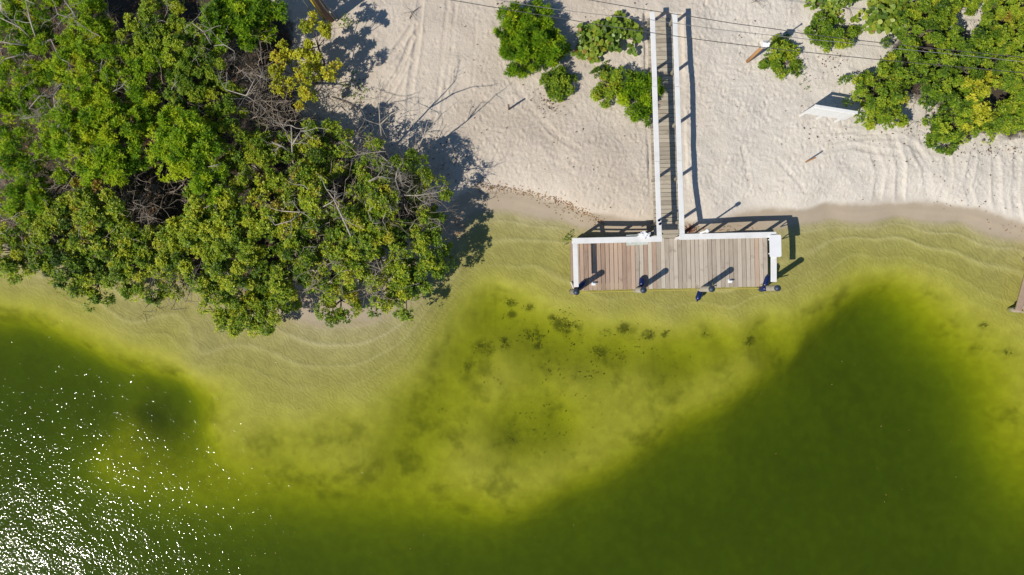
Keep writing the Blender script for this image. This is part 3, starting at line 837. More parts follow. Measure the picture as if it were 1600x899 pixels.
rope([P(1194, 452.5, ZD + 0.16), P(1204, 453.5, ZD + 0.22), P(1213, 453.0, ZD + 0.30)], 'white rope from the right corner piling to the upright fender')
rope([P(892, 441, ZD + 0.06), P(895, 448, ZD + 0.10), P(899, 457, ZD + 0.12)], 'white rope dangling at the left front corner of the dock')
rope([P(1188, 445.5, ZD + 0.03), P(1200, 444.0, ZD + 0.05), P(1206, 452, ZD + 0.10)], 'thin yellow rope crossing the right front corner of the deck', 0.014, 'rope_yellow')

# ------------------------------------------------------------------ things on the beach
def stake(name, px, py, h, rad, lean, mat, label, cat='stake'):
    b = G(px, py)
    m_ = MB(); m_.tube([(0, 0, -0.25), (lean[0] * 0.5, lean[1] * 0.5, h * 0.5), (lean[0], lean[1], h)], [rad, rad * 0.97, rad * 0.9], 8)
    return tag(m_.build(name, M[mat], None, True, b), label, cat)
stake('wooden_stake', 795, 171, 0.68, 0.035, (-0.01, -0.02), 'pole', 'short dark stake standing in the open sand left of the bushes')
stake('wooden_stake', 1258, 254, 0.62, 0.028, (0.12, 0.06), 'post_orange', 'thin brown stake leaning in the sand below the white board')

# wooden post with a white bird box and a rod
b = G(1168, 96)
bp2 = empty('bird_box_post', b); tag(bp2, 'brown wooden post carrying a small white bird box beside the round bush', 'post')
m_ = MB(); m_.tube([(0, 0, -0.3), (0, 0, 1.62)], 0.062, 10); m_.build('post', M['post_orange'], bp2, True)
m_ = MB(); m_.box((0, 0, 1.74), (0.16, 0.16, 0.22)); bx_ = m_.build('box', M['plastic_white'], bp2)
m_ = MB()
m_.add([(-0.11, -0.11, 1.853), (0.11, -0.11, 1.853), (0.11, 0.11, 1.853), (-0.11, 0.11, 1.853), (-0.11, 0, 1.97), (0.11, 0, 1.97)], [np.array([(0, 1, 5, 4), (2, 3, 4, 5), (3, 2, 1, 0)]), np.array([(0, 4, 3), (1, 2, 5)])])
m_.build('roof', M['plastic_white'], bp2)
m_ = MB(); m_.tube([(0, 0, 1.95), (0, 0, 2.30), (0, 0, 2.36)], [0.022, 0.022, 0.04], 8); m_.build('rod', M['cable_grey'], bp2)

# white board on three posts
s0, s1 = G(1250, 183), G(1305, 192)
sgn = empty('white_board', s0); tag(sgn, 'white painted board on three posts casting a wide shadow beside the bushes', 'board')
dv = (s1 - s0); dv.z = 0; W_ = dv.length; ang = math.atan2(dv.y, dv.x)
sgn.rotation_euler = (0, 0, ang)
for k, x in enumerate((0.0, W_ * 0.48, W_)):
    link('board_post', bev_box('board_post', (0.075, 0.075, 1.75), 0.006), M['white'], sgn, (x, 0.055, 0.875 - 0.35))
for k in range(4):
    link('board_plank', bev_box('board_plank', (W_ + 0.16, 0.03, 0.192), 0.005), M['white'], sgn, (W_ / 2 + 0.02, 0.0, 0.62 + k * 0.2))
link('cap_board', bev_box('cap_board', (W_ + 0.2, 0.10, 0.03), 0.005), M['white'], sgn, (W_ / 2 + 0.02, 0.03, 1.415))

# utility pole at the top edge
b = G(516, 31)
up = empty('utility_pole', b); tag(up, 'brown utility pole with yellow guard at the upper edge beside the yellow bush', 'utility pole')
m_ = MB(); m_.tube([(0, 0, -0.3), (0, 0, 4.0), (0, 0, 9.0)], [0.125, 0.115, 0.095], 14); m_.build('pole', M['pole'], up, True)
m_ = MB(); m_.tube([(-0.22, 0.02, 0.0), (-0.20, 0.02, 2.4)], 0.04, 8); m_.build('guard', M['yellow'], up, True)
for k, (dx, dy, ex) in enumerate(((0.13, -0.06, 0.13), (0.17, 0.02, 0.10), (0.12, 0.1, 0.3), (-0.4, -0.1, -0.5))):
    m_ = MB(); m_.tube([(dx + 0.1, dy, 0.0), (dx, dy, 1.2), (ex * 0.7, dy * 0.6, 7.5)], 0.022, 6); m_.build('cable', M['cable_grey'], up, True)
m_ = MB(); m_.box((0, 0, 8.0), (2.2, 0.10, 0.12)); m_.build('crossarm', M['pole'], up)

# overhead cables
ZC = 6.55
def cable(pp, r, mat, label):
    q = [P(x, y, ZC) for x, y in pp]
    d0 = (q[0] - q[1]).normalized(); d1 = (q[-1] - q[-2]).normalized()
    q = [q[0] + d0 * 16 + Vector((0, 0, 0.8))] + [q[0] + d0 * 6 + Vector((0, 0, 0.2))] + q + [q[-1] + d1 * 6 + Vector((0, 0, 0.2))] + [q[-1] + d1 * 16 + Vector((0, 0, 0.8))]
    m_ = MB(); m_.tube(q, r, 6)
    tag(m_.build('overhead_cable', M[mat], None, True), label, 'cable', 'overhead cables')
cable([(704, 0), (780, 13), (860, 26), (936, 39), (1016, 51), (1100, 63), (1180, 73), (1261, 82), (1368, 93), (1480, 103), (1600, 114)], 0.0105, 'cable', 'lowest dark overhead cable crossing the walkway')
cable([(760, -3), (824, 8), (871, 15), (936, 23), (1016, 31), (1120, 46), (1192, 54), (1258, 61), (1313, 66), (1409, 77), (1539, 90), (1600, 97)], 0.008, 'cable_grey', 'thin pale overhead cable, middle of the three crossing the walkway')
cable([(840, -16), (920, 0), (994, 13), (1032, 19), (1080, 26), (1140, 36), (1221, 47), (1256, 53), (1340, 63), (1440, 74), (1600, 90)], 0.0105, 'cable', 'uppermost dark overhead cable crossing the walkway end')

# corner of the next dock at the right edge
nb = P(1586, 485, 0.4)
nd = empty('old_dock', (nb.x, nb.y, 0)); tag(nd, 'corner of an old reddish wooden dock reaching in at the right edge', 'dock')
dirv = (P(1601, 428, 0.4) - nb).normalized(); na = math.atan2(dirv.y, dirv.x)
nd.rotation_euler = (0, 0, na)
link('edge_beam', bev_box('edge_beam', (4.2, 0.20, 0.09), 0.01), M['old_dock'], nd, (2.1, -0.10, 0.42))
for k in range(26):
    link('deck_plank', bev_box('old_plank', (0.14, 1.7, 0.035), 0.005) if k == 0 else bpy.data.meshes['old_plank'], M['old_dock'], nd, (0.18 + k * 0.152, -1.06, 0.40), (0, 0, 0))
link('end_board', bev_box('end_board', (0.05, 1.9, 0.16), 0.006), M['old_dock'], nd, (0.02, -0.98, 0.30))
for x in (0.06, 2.0, 4.0):
    m_ = MB(); m_.tube([(x, -0.22, -0.8), (x, -0.22, 0.36)], 0.09, 10); m_.build('piling', M['piling'], nd, True)

# ------------------------------------------------------------------ vegetation
SPEC = {
 'mangrove': dict(mat='leaf_mangrove', ln=.082, wd=.041, lv=9, cl=10.5, tf=40, cr=.245, up=.5, spread=.6, t0=.47, tv=.27),
 'tuft':     dict(mat='leaf_tuft', ln=.115, wd=.029, lv=15, cl=9.5, tf=23, cr=.24, up=.8, spread=.5, t0=.53, tv=.26),
 'yellow':   dict(mat='leaf_yellow', ln=.075, wd=.037, lv=10, cl=11, tf=30, cr=.19, up=.6, spread=.55, t0=.50, tv=.24),
 'shrub':    dict(mat='leaf_shrub', ln=.066, wd=.033, lv=10, cl=11.5, tf=38, cr=.19, up=.6, spread=.55, t0=.46, tv=.26),
 'spiky':    dict(mat='leaf_tuft', ln=.150, wd=.028, lv=17, cl=18, tf=13, cr=.15, up=1.0, spread=.35, t0=.38, tv=.24),
 'grape':    dict(mat='leaf_grape', ln=.16, wd=.15, lv=4, cl=10, tf=7, cr=.25, up=.9, spread=.8, t0=.48, tv=.26, round=True),
}
def unit(a): return a / (np.linalg.norm(a, axis=-1, keepdims=True) + 1e-9)

def leaves(rs, base, axis_, sp, tbase):
    """rosettes of leaves: base (n,3), axis (n,3), tint (n,)"""
    n = len(base); k = sp['lv']
    b = np.repeat(base, k, 0); ax = np.repeat(axis_, k, 0); tb = np.repeat(tbase, k)
    m = len(b)
    rnd = unit(rs.normal(size=(m, 3)))
    side = unit(np.cross(ax, rnd))
    el = rs.uniform(0.05, 1.0, size=(m, 1)) * (1 - sp['spread'])
    dirn = unit(side * (1 - el) + ax * (el + 0.12) + rs.normal(size=(m, 3)) * 0.18)
    start = b + dirn * sp['ln'] * 0.12 + ax * rs.uniform(-0.5, 0.5, size=(m, 1)) * sp['ln'] * 0.9
    ln = sp['ln'] * rs.uniform(0.65, 1.2, size=(m, 1)); wd = sp['wd'] * rs.uniform(0.75, 1.2, size=(m, 1))
    nrm = unit(ax + np.array([-0.25, -0.18, 0.45]) + rs.normal(size=(m, 3)) * 0.38)
    w = unit(np.cross(dirn, nrm)); up = np.cross(w, dirn)
    t = np.clip(tb + rs.normal(size=m) * 0.09, 0, 0.92)
    old = rs.rand(m) < 0.012
    t[old] = 1.0
    if sp.get('round'):
        c = start + dirn * ln * 0.6
        vs = []
        for a in np.arange(6) * math.pi / 3:
            vs.append(c + dirn * ln * 0.5 * math.cos(a) + w * wd * 0.5 * math.sin(a) + up * ln * 0.06 * (abs(math.sin(a)) - .5))
        v = np.stack(vs, 1).reshape(-1, 3)
        f = np.arange(m * 6).reshape(m, 6)
        return v, f, np.repeat(t, 6)
    mid_ = start + dirn * ln * 0.5 + up * ln * 0.06
    v = np.stack([start, mid_ + w * wd * 0.5, start + dirn * ln, mid_ - w * wd * 0.5], 1).reshape(-1, 3)
    f = np.arange(m * 4).reshape(m, 4)
    return v, f, np.repeat(t, 4)

def twigs(mb, rs, p, dv, ln, r, lev, sides=4, bend=0.35, sink=0.0):
    p = np.array(p, float); dv = np.array(dv, float)
    n = 5
    pl = [p.copy()]; q = p.copy(); d_ = dv / np.linalg.norm(dv)
    for k in range(n):
        d_ = d_ + rs.normal(size=3) * bend * 0.4; d_[2] -= sink; d_ /= np.linalg.norm(d_)
        q = q + d_ * ln / n; pl.append(q.copy())
    mb.tube(pl, np.linspace(r, r * 0.5, n + 1), sides, cap=False)
    if lev > 0:
        for k in range(rs.randint(2, 5)):
            i = rs.randint(1, n + 1)
            nd_ = d_ * 0.6 + rs.normal(size=3) * 0.75; nd_[2] *= 0.6
            twigs(mb, rs, pl[i], nd_, ln * rs.uniform(0.45, 0.75), r * 0.55, lev - 1, max(3, sides - 1), bend, sink)

_seed = [100]
BG = 'bushes standing in the open sand'
RG = 'shrubs of the thicket at the upper right'
def tree(name, label, cat, species, lobes, group=None, flat=0.62, dead=0, dens=1.0, tshift=0.0, base=None):
    """lobes: (px, py, z of the lobe's top, radius in px)"""
    _seed[0] += 1
    rs = np.random.RandomState(_seed[0])
    sp = dict(SPEC[species]); k_ = rs.uniform(0.85, 1.22); sp['ln'] *= k_; sp['wd'] *= k_; sp['tf'] /= k_ ** 1.6
    cs = []
    for (px, py, zt, rp) in lobes:
        r = (1.08 if group == BG else 1.04) * rp * (HC - zt) / FPX - (0.03 if group == RG else 0.0)
        rv = min(r * flat, zt * 0.55)
        c = P(px, py, zt - rv * 0.5); cs.append((np.array((c.x, c.y, zt - rv)), r, rv))
    if base is None:
        mx = sum(c[0][0] for c in cs) / len(cs); my = sum(c[0][1] for c in cs) / len(cs)
    else:
        g = G(*base); mx, my = g.x, g.y
    b0 = np.array((mx, my, gz(mx, my)))
    root = empty(name, tuple(b0)); tag(root, label, cat, group)
    V, F, T = [], [], []; nv = 0
    tk = MB()
    for (c, r, rv) in cs:
        ncl = max(5, int(sp['cl'] * math.pi * r * r * dens))
        th = rs.uniform(0, 2 * math.pi, ncl); rho = np.sqrt(rs.uniform(0, 1, ncl)) * rs.uniform(0.80, 1.10, ncl)
        wob_ = 1 + 0.16 * np.sin(th * 3 + rs.uniform(0, 6)) + 0.10 * np.sin(th * 5 + rs.uniform(0, 6))
        x = np.cos(th) * rho * r * wob_; y = np.sin(th) * rho * r * wob_
        zc = np.sqrt(np.clip(1 - (rho * 0.93) ** 2, 0.02, 1)) * rv * rs.uniform(0.30, 1.12, ncl)
        low = rs.rand(ncl) < 0.16
        zc[low] *= -0.3
        cc = np.stack([c[0] + x, c[1] + y, c[2] + zc], 1)
        cc[:, 2] = np.maximum(cc[:, 2], 0.22 + b0[2] * 0.5)
        out = unit(np.stack([x / r, y / r, np.maximum(zc, 0) / rv * 0.9 + 0.12], 1))
        nt_ = np.maximum(3, (sp['tf'] * rs.uniform(0.5, 1.5, ncl) * np.where(rho > 0.86, 0.6, 1.0)).astype(int))
        rep = np.repeat(np.arange(ncl), nt_); m = len(rep)
        u = unit(rs.normal(size=(m, 3)) + out[rep] * 0.5) * (rs.uniform(0.3, 1.0, size=(m, 1)) ** 0.6) * sp['cr'] * rs.uniform(0.75, 1.25, ncl)[rep][:, None]
        u[:, 2] *= 0.75
        pos = cc[rep] + u
        pos[:, 2] = np.maximum(pos[:, 2], b0[2] + 0.06 + rs.uniform(0, 0.1, m))
        axd = unit(u / sp['cr'] * 0.8 + out[rep] * 0.5 + np.array([0, 0, 1.0]) * sp['up'])
        clt = sp['t0'] + tshift + rs.normal(size=ncl) * sp['tv'] * 0.7
        tb = clt[rep] + rs.normal(size=m) * sp['tv'] * 0.5
        v, f, t = leaves(rs, pos, axd, sp, tb)
        V.append(v); F.append(f + nv); T.append(t); nv += len(v)
        # limbs to the clumps
        hub = c - np.array([0, 0, rv * 0.6]); hub[2] = max(hub[2], b0[2] + 0.15)
        m1 = (b0 + hub) / 2 + rs.normal(size=3) * 0.12
        rr = 0.035 + 0.02 * r
        tk.tube([b0 - np.array([0, 0, 0.15]) - b0, m1 - b0, hub - b0], [rr, rr * 0.8, rr * 0.6], 6)
        for k in range(0, ncl, 2):
            mm = (hub + cc[k]) / 2 + rs.normal(size=3) * 0.08
            tk.tube([hub - b0, mm - b0, cc[k] - b0], [rr * 0.4, rr * 0.28, 0.008], 4, cap=False)
    me = mesh_np('crown', np.concatenate(V) - b0, np.concatenate(F), False, np.concatenate(T))
    link('crown', me, M[sp['mat']], root)
    tk.build('trunk', M['bark'], root, True)
    if dead:
        for k in range((dead + 1) // 2):
            db = MB()
            c, r, rv = cs[rs.randint(len(cs))]
            a = rs.uniform(0, 6.28); q = c + np.array([math.cos(a) * r * rs.uniform(0, .8), math.sin(a) * r * rs.uniform(0, .8), rv * rs.uniform(0.4, 0.95)]) - b0
            twigs(db, rs, q, np.array([rs.normal(), rs.normal(), 0.35]), rs.uniform(0.4, 0.9), rs.uniform(0.009, 0.015), 2)
            db.build('dead_branch', M['deadwood'], root, True)
    return root

MG = 'mangroves of the dense thicket'
thicket = [
 ('mangrove_tree', 'glossy mangrove overhanging the water at the left edge of the photo', 'mangrove', [(28, 385, 2.1, 56), (62, 345, 2.5, 44)], 0, 0.0),
 ('mangrove_tree', 'dark rounded mangrove clump pushing farthest out over the water, second from the left edge', 'mangrove', [(140, 446, 1.5, 34), (112, 405, 2.1, 46)], 0, -0.10),
 ('mangrove_tree', 'mangrove on the waterfront between the dark rounded clump and the leaning bare roots', 'mangrove', [(205, 418, 2.0, 46), (178, 372, 2.5, 44)], 2, 0.04),
 ('mangrove_tree', 'low thin mangrove with bare grey roots showing over the shallows', 'mangrove', [(262, 430, 1.6, 40), (250, 385, 2.3, 42)], 5, 0.04),
 ('mangrove_tree', 'large mangrove whose crown hangs lowest over the bay, the southernmost of the thicket', 'mangrove', [(385, 487, 1.7, 48), (345, 462, 2.0, 42), (428, 470, 1.8, 44)], 1, 0.06),
 ('mangrove_tree', 'mangrove just above the southernmost crown, with yellowing leaves', 'mangrove', [(360, 408, 2.7, 54), (308, 400, 2.5, 44)], 2, 0.10),
 ('mangrove_tree', 'small mangrove crown hanging alone over the pale shallows', 'mangrove', [(527, 470, 1.4, 34), (512, 432, 1.9, 40)], 0, -0.04),
 ('mangrove_tree', 'mangrove between the small lone crown and the shaded sand pocket', 'mangrove', [(452, 420, 2.4, 46), (478, 375, 2.7, 46)], 2, 0.0),
 ('mangrove_tree', 'olive mangrove reaching over the water toward the dock', 'mangrove', [(600, 440, 1.8, 44), (632, 468, 1.4, 28), (650, 415, 1.9, 44)], 1, 0.02),
 ('mangrove_tree', 'easternmost mangrove of the thicket, shading the shallows left of the dock', 'mangrove', [(672, 402, 1.6, 42), (688, 360, 1.8, 36), (640, 360, 2.3, 44)], 2, 0.0),
 ('mangrove_tree', 'mangrove at the thicket corner beside the sand, tangled with bare branches', 'mangrove', [(640, 285, 2.2, 42), (676, 312, 1.9, 36), (600, 262, 2.4, 40)], 9, 0.04),
 ('mangrove_tree', 'mangrove in the middle of the right half of the thicket under dead branches', 'mangrove', [(565, 360, 2.8, 50), (590, 315, 2.7, 44), (540, 400, 2.4, 38)], 6, 0.04),
 ('mangrove_tree', 'dense green mangrove left of the long bleached stick', 'mangrove', [(480, 310, 2.9, 50), (425, 325, 3.0, 48)], 4, 0.08),
 ('mangrove_tree', 'dark green mangrove below the yellow bush on the sand side', 'mangrove', [(505, 225, 2.5, 46), (540, 250, 2.3, 42), (470, 250, 2.7, 40)], 3, -0.10),
 ('mangrove_tree', 'bright mangrove right of the dark hollow in the thicket', 'mangrove', [(330, 330, 3.1, 50), (375, 355, 3.0, 46), (300, 350, 2.9, 36)], 2, 0.10),
 ('mangrove_tree', 'mangrove above the dark rounded clump, at the left of the dark hollow', 'mangrove', [(115, 345, 2.9, 48), (150, 318, 3.0, 40)], 3, 0.02),
 ('tufted_shrub', 'tufted bright green shrub at the left edge midway up the thicket', 'tuft', [(30, 292, 2.8, 46), (18, 235, 2.8, 38), (72, 300, 2.7, 30)], 4, -0.02),
 ('tufted_shrub', 'tufted shrub right of the tangled pinkish twigs in the left thicket', 'tuft', [(160, 250, 3.1, 48), (195, 222, 3.2, 42)], 4, 0.04),
 ('tufted_shrub', 'tall bright tufted shrub above the dark hollow of the thicket', 'tuft', [(285, 205, 3.4, 46), (310, 250, 3.4, 48), (262, 240, 3.1, 34)], 1, 0.06),
 ('tufted_shrub', 'tufted shrub in the left thicket between two patches of bare twigs', 'tuft', [(118, 180, 3.1, 48), (152, 155, 3.2, 46), (120, 215, 3.0, 36), (75, 225, 2.7, 26)], 3, 0.06),
 ('tufted_shrub', 'tufted shrub at the left edge below the bare branches of the corner', 'tuft', [(22, 112, 2.9, 46), (58, 60, 2.9, 36), (30, 165, 2.8, 36), (0, 30, 2.9, 40)], 7, 0.0),
 ('tufted_shrub', 'tufted shrub at the upper edge right of the bare corner branches', 'tuft', [(138, 40, 3.1, 44), (165, 85, 3.2, 44), (120, 100, 3.0, 36), (60, 5, 3.0, 40)], 5, 0.06),
 ('leafy_shrub', 'pale fine leaved shrub at the upper edge in the middle of the thicket', 'shrub', [(250, 35, 3.2, 50), (290, 65, 3.2, 44), (215, 70, 3.1, 40)], 5, 0.10),
 ('leafy_shrub', 'fine leaved shrub beside the brown twig patch left of the yellow bush', 'shrub', [(315, 110, 3.1, 40), (338, 160, 3.0, 42), (290, 140, 3.1, 34)], 5, 0.04),
 ('tufted_shrub', 'dark leafy shrub at the upper edge just left of the utility pole', 'tuft', [(375, 22, 2.9, 42), (415, 10, 2.6, 34), (345, 40, 3.0, 38), (395, 55, 2.5, 24)], 1, -0.10),
 ('tufted_shrub', 'tufted shrub in the centre of the left thicket over the litter covered gap', 'tuft', [(205, 120, 3.0, 38), (240, 105, 3.0, 36), (235, 175, 2.8, 34), (85, 105, 2.7, 24)], 4, 0.0),
 ('leafy_shrub', 'fine leaved shrub between the bleached upright trunk and the dark hollow', 'shrub', [(395, 262, 2.9, 46), (360, 232, 2.9, 36), (420, 218, 2.6, 36)], 6, 0.04),
]
for nm, lb, sp, lobes, dead, ts in thicket:
    tree(nm, lb, 'tree' if 'tree' in nm else 'shrub', sp, lobes, MG, dead=dead, tshift=ts, dens=0.42 if lobes[0][0] > 635 else 0.5 if lobes[0][0] > 500 and lobes[0][1] < 300 else 0.65 if lobes[0][0] > 590 else 1.0)
tree('buttonwood_bush', 'yellow green bush standing beside the shaded sand and utility pole', 'bush', 'yellow', [(488, 62, 2.7, 32), (450, 108, 2.7, 38), (492, 100, 2.5, 30), (468, 138, 2.3, 26)], flat=0.9, dens=0.8)

# bushes in the open sand
BG = 'bushes standing in the open sand'
RG = 'shrubs of the thicket at the upper right'
tree('spiky_bush', 'large round bush with upright narrow leaves, left of the walkway', 'bush', 'spiky', [(810, 42, 1.45, 33), (842, 66, 1.45, 37), (814, 86, 1.2, 28), (838, 34, 1.2, 24), (796, 62, 1.1, 20), (860, 82, 1.1, 20)], BG, flat=0.75)
tree('leafy_bush', 'smaller bright bush touching the large round bush from below', 'bush', 'shrub', [(864, 122, 1.0, 24), (880, 135, 0.95, 21), (868, 144, 0.8, 15)], BG, flat=0.8, tshift=0.04)
tree('sea_grape', 'sea grape shrub with large round leaves between the bushes and the walkway', 'shrub', 'grape', [(930, 62, 0.95, 24), (955, 56, 1.0, 26), (982, 60, 0.85, 20), (925, 88, 0.7, 16), (968, 40, 0.8, 16), (905, 84, 0.6, 12)], BG, flat=0.6, dens=0.75)
tree('leafy_bush', 'bush between the sea grape and the walkway, the left of a pair', 'bush', 'shrub', [(950, 130, 1.0, 25), (968, 118, 0.95, 20), (945, 148, 0.75, 15)], BG, flat=0.8, tshift=0.02)
tree('spiky_bush', 'bush leaning against the left walkway railing, the right of a pair', 'bush', 'spiky', [(995, 150, 1.15, 27), (1008, 135, 1.0, 20), (1000, 175, 0.75, 15)], BG, flat=0.8, tshift=0.06)
tree('leafy_bush', 'small round bush beside the brown bird box post', 'bush', 'shrub', [(1222, 84, 0.95, 27), (1212, 102, 0.8, 20), (1234, 96, 0.75, 18)], BG, flat=0.8, tshift=0.02)
tree('leafy_bush', 'loose bush right of the small round one by the bird box post', 'bush', 'shrub', [(1285, 48, 1.0, 26), (1306, 62, 1.0, 24), (1276, 70, 0.85, 18), (1322, 42, 0.9, 18)], BG, flat=0.75, dens=0.8)
tree('sea_grape', 'sea grape at the upper edge above the loose bush', 'shrub', 'grape', [(1270, 4, 0.9, 16), (1315, 8, 1.0, 26), (1300, -10, 1.0, 22)], BG, flat=0.6)
tree('sea_grape', 'bright green sea grape at the upper edge between two bare sand gaps', 'shrub', 'grape', [(1372, 14, 0.95, 26), (1392, 20, 0.9, 22), (1385, -5, 0.9, 24), (1380, 36, 0.6, 12)], BG, flat=0.6, tshift=0.08)

RG = 'shrubs of the thicket at the upper right'
right = [
 ('leafy_shrub', 'round shrub nearest the white board at the left of the right thicket', 'shrub', [(1378, 140, 1.45, 40), (1354, 150, 1.3, 35), (1388, 172, 1.2, 36), (1388, 112, 1.3, 24)], 0.0),
 ('leafy_shrub', 'fine leaved shrub above the round one, under the overhead cables', 'shrub', [(1440, 60, 1.6, 42), (1425, 95, 1.5, 36), (1470, 30, 1.5, 34)], -0.03),
 ('leafy_shrub', 'dark shrub in the middle of the right thicket', 'shrub', [(1500, 95, 1.7, 42), (1470, 130, 1.5, 36), (1535, 70, 1.6, 34)], -0.06),
 ('leafy_shrub', 'shrub with sparse reddish leaves at the lower tip of the right thicket', 'shrub', [(1490, 190, 1.2, 36), (1478, 212, 0.9, 26), (1512, 168, 1.4, 34)], 0.02),
 ('buttonwood_bush', 'yellow leaved bush in the middle of the right thicket', 'yellow', [(1535, 150, 1.6, 30), (1522, 178, 1.4, 22), (1530, 122, 1.5, 20)], -0.04),
 ('leafy_shrub', 'shrub at the right edge below the yellow leaved bush', 'shrub', [(1575, 185, 1.4, 34), (1545, 205, 1.1, 24), (1600, 165, 1.5, 36), (1605, 200, 1.2, 28)], 0.03),
 ('leafy_shrub', 'shrub at the right edge under the overhead cables', 'shrub', [(1580, 105, 1.7, 38), (1610, 130, 1.7, 34), (1600, 70, 1.7, 34)], 0.06),
 ('leafy_shrub', 'shrub in the upper right corner of the photo', 'shrub', [(1575, 30, 1.5, 36), (1608, 10, 1.6, 38), (1560, 60, 1.4, 28), (1545, 8, 1.3, 22)], 0.08),
 ('leafy_shrub', 'shrub along the upper edge left of the bare sand gap in the corner', 'shrub', [(1440, 5, 1.4, 30), (1480, -2, 1.4, 30), (1510, 6, 1.2, 18)], 0.06),
]
for nm, lb, sp, lobes, ts in right:
    tree(nm, lb, 'shrub' if nm != 'buttonwood_bush' else 'bush', sp, lobes, RG, flat=0.62, dens=1.0, tshift=ts)

# bare dead trees standing out of the thicket
def snag(label, paths, r0, seed, lev=1):
    """paths: polylines of (px, py, z)"""
    rs = np.random.RandomState(seed)
    p0 = paths[0][0]; b = P(*p0); bz = gz(b.x, b.y)
    o = empty('dead_tree', (b.x, b.y, bz)); tag(o, label, 'dead tree', 'bleached dead trees')
    b0 = np.array((b.x, b.y, bz))
    for k, pth in enumerate(paths):
        mb = MB()
        q = [np.array(P(*x)) - b0 for x in pth]
        if k == 0: q[0][2] = -0.1
        mb.tube(q, np.linspace(r0 if k == 0 else r0 * 0.6, r0 * 0.28, len(q)), 6)
        for i in range(1, len(q)):
            for _ in range(1 if k else 2):
                twigs(mb, rs, q[i], np.array([rs.normal(), rs.normal(), 0.3]), rs.uniform(0.3, 0.7), r0 * 0.3, lev, 4)
        mb.build('trunk' if k == 0 else 'branch', M['deadwood'], o, True)
snag('bleached bare trunk at the sand edge casting a forked shadow on the beach', [[(604, 250, 0.4), (598, 225, 1.2), (594, 195, 2.2), (592, 166, 3.1)], [(594, 195, 2.2), (612, 178, 2.7), (628, 172, 3.0)]], 0.045, 3)
snag('long thin bare branch leaning over the sand from the thicket corner', [[(640, 262, 0.4), (648, 240, 1.2), (662, 214, 2.1), (690, 178, 2.6)], [(662, 214, 2.1), (668, 190, 2.5)]], 0.035, 4)
snag('bleached upright trunk in the middle of the thicket', [[(460, 285, 0.5), (458, 255, 2.0), (456, 225, 3.0), (455, 196, 3.7)], [(458, 240, 2.4), (440, 228, 3.0), (425, 222, 3.2)], [(457, 226, 3.0), (470, 205, 3.4)]], 0.05, 5, 2)
snag('long straight bleached stick lying across the crowns of the thicket', [[(556, 388, 1.5), (548, 368, 2.8), (535, 340, 3.2), (522, 312, 3.3), (510, 296, 3.3)]], 0.045, 6)
snag('bare spreading grey branches on the sand corner of the thicket', [[(628, 322, 0.5), (625, 305, 2.3), (618, 280, 2.7), (622, 262, 2.9)], [(625, 305, 2.3), (650, 306, 2.6), (678, 302, 2.5), (690, 290, 2.4)], [(622, 300, 2.4), (600, 308, 2.8), (575, 330, 2.9)], [(618, 280, 2.7), (590, 276, 2.9), (575, 284, 2.9)], [(625, 305, 2.3), (605, 325, 2.7), (598, 345, 2.8)]], 0.04, 7, 3)
snag('bare grey branches fanning out in the upper left corner', [[(70, 95, 0.5), (60, 70, 2.4), (48, 35, 3.3), (40, 0, 3.6)], [(62, 75, 2.3), (35, 70, 2.9), (0, 66, 3.2), (-20, 62, 3.3)], [(60, 70, 2.4), (30, 42, 3.1), (0, 28, 3.3)], [(60, 70, 2.4), (80, 62, 2.9), (92, 90, 3.1)], [(66, 88, 2.0), (40, 84, 2.8), (8, 92, 3.1)]], 0.05, 8, 2)
snag('bare forked branches at the upper edge right of the corner tangle', [[(135, 70, 0.5), (128, 45, 2.6), (115, 20, 3.4), (100, 0, 3.7)], [(122, 32, 3.0), (90, 22, 3.4), (85, 5, 3.5)]], 0.04, 9, 2)
snag('tangle of bare twigs at the left edge of the thicket', [[(82, 190, 0.5), (86, 170, 2.6), (84, 150, 3.2), (98, 130, 3.3)], [(86, 170, 2.6), (60, 182, 3.0), (30, 186, 3.1)], [(84, 150, 3.2), (62, 150, 3.3), (45, 170, 3.3)], [(86, 172, 2.6), (98, 185, 3.0), (90, 200, 3.1)]], 0.035, 10, 3)
snag('grey bare twigs at the centre of the thicket left of the long stick', [[(500, 345, 0.5), (492, 330, 2.6), (470, 332, 3.0), (440, 330, 3.1)], [(492, 330, 2.6), (485, 300, 3.0), (475, 290, 3.1)], [(470, 332, 3.0), (455, 345, 3.1), (430, 352, 3.1)], [(492, 330, 2.6), (515, 318, 3.0), (540, 300, 3.0)]], 0.04, 11, 3)
snag('pale bare branch between the brown twig patch and the yellow bush', [[(415, 180, 0.5), (408, 165, 2.2), (385, 150, 2.9), (352, 140, 3.1)], [(385, 150, 2.9), (395, 130, 3.0), (402, 118, 3.0)]], 0.035, 12, 2)
snag('pale forked bare branch at the upper middle of the thicket', [[(340, 90, 0.5), (332, 72, 2.8), (318, 50, 3.4), (300, 36, 3.5)], [(332, 72, 2.8), (350, 70, 3.2), (366, 80, 3.2)]], 0.035, 13, 2)
snag('bleached bare roots spreading into the shallows under the low mangrove', [[(262, 425, 1.4), (250, 445, 0.6), (236, 468, 0.1), (224, 484, -0.15)], [(258, 430, 1.0), (262, 455, 0.4), (268, 485, -0.15)], [(258, 430, 1.0), (245, 455, 0.4), (246, 478, -0.12)], [(262, 428, 1.0), (280, 450, 0.4), (290, 472, -0.1)]], 0.03, 14, 1)

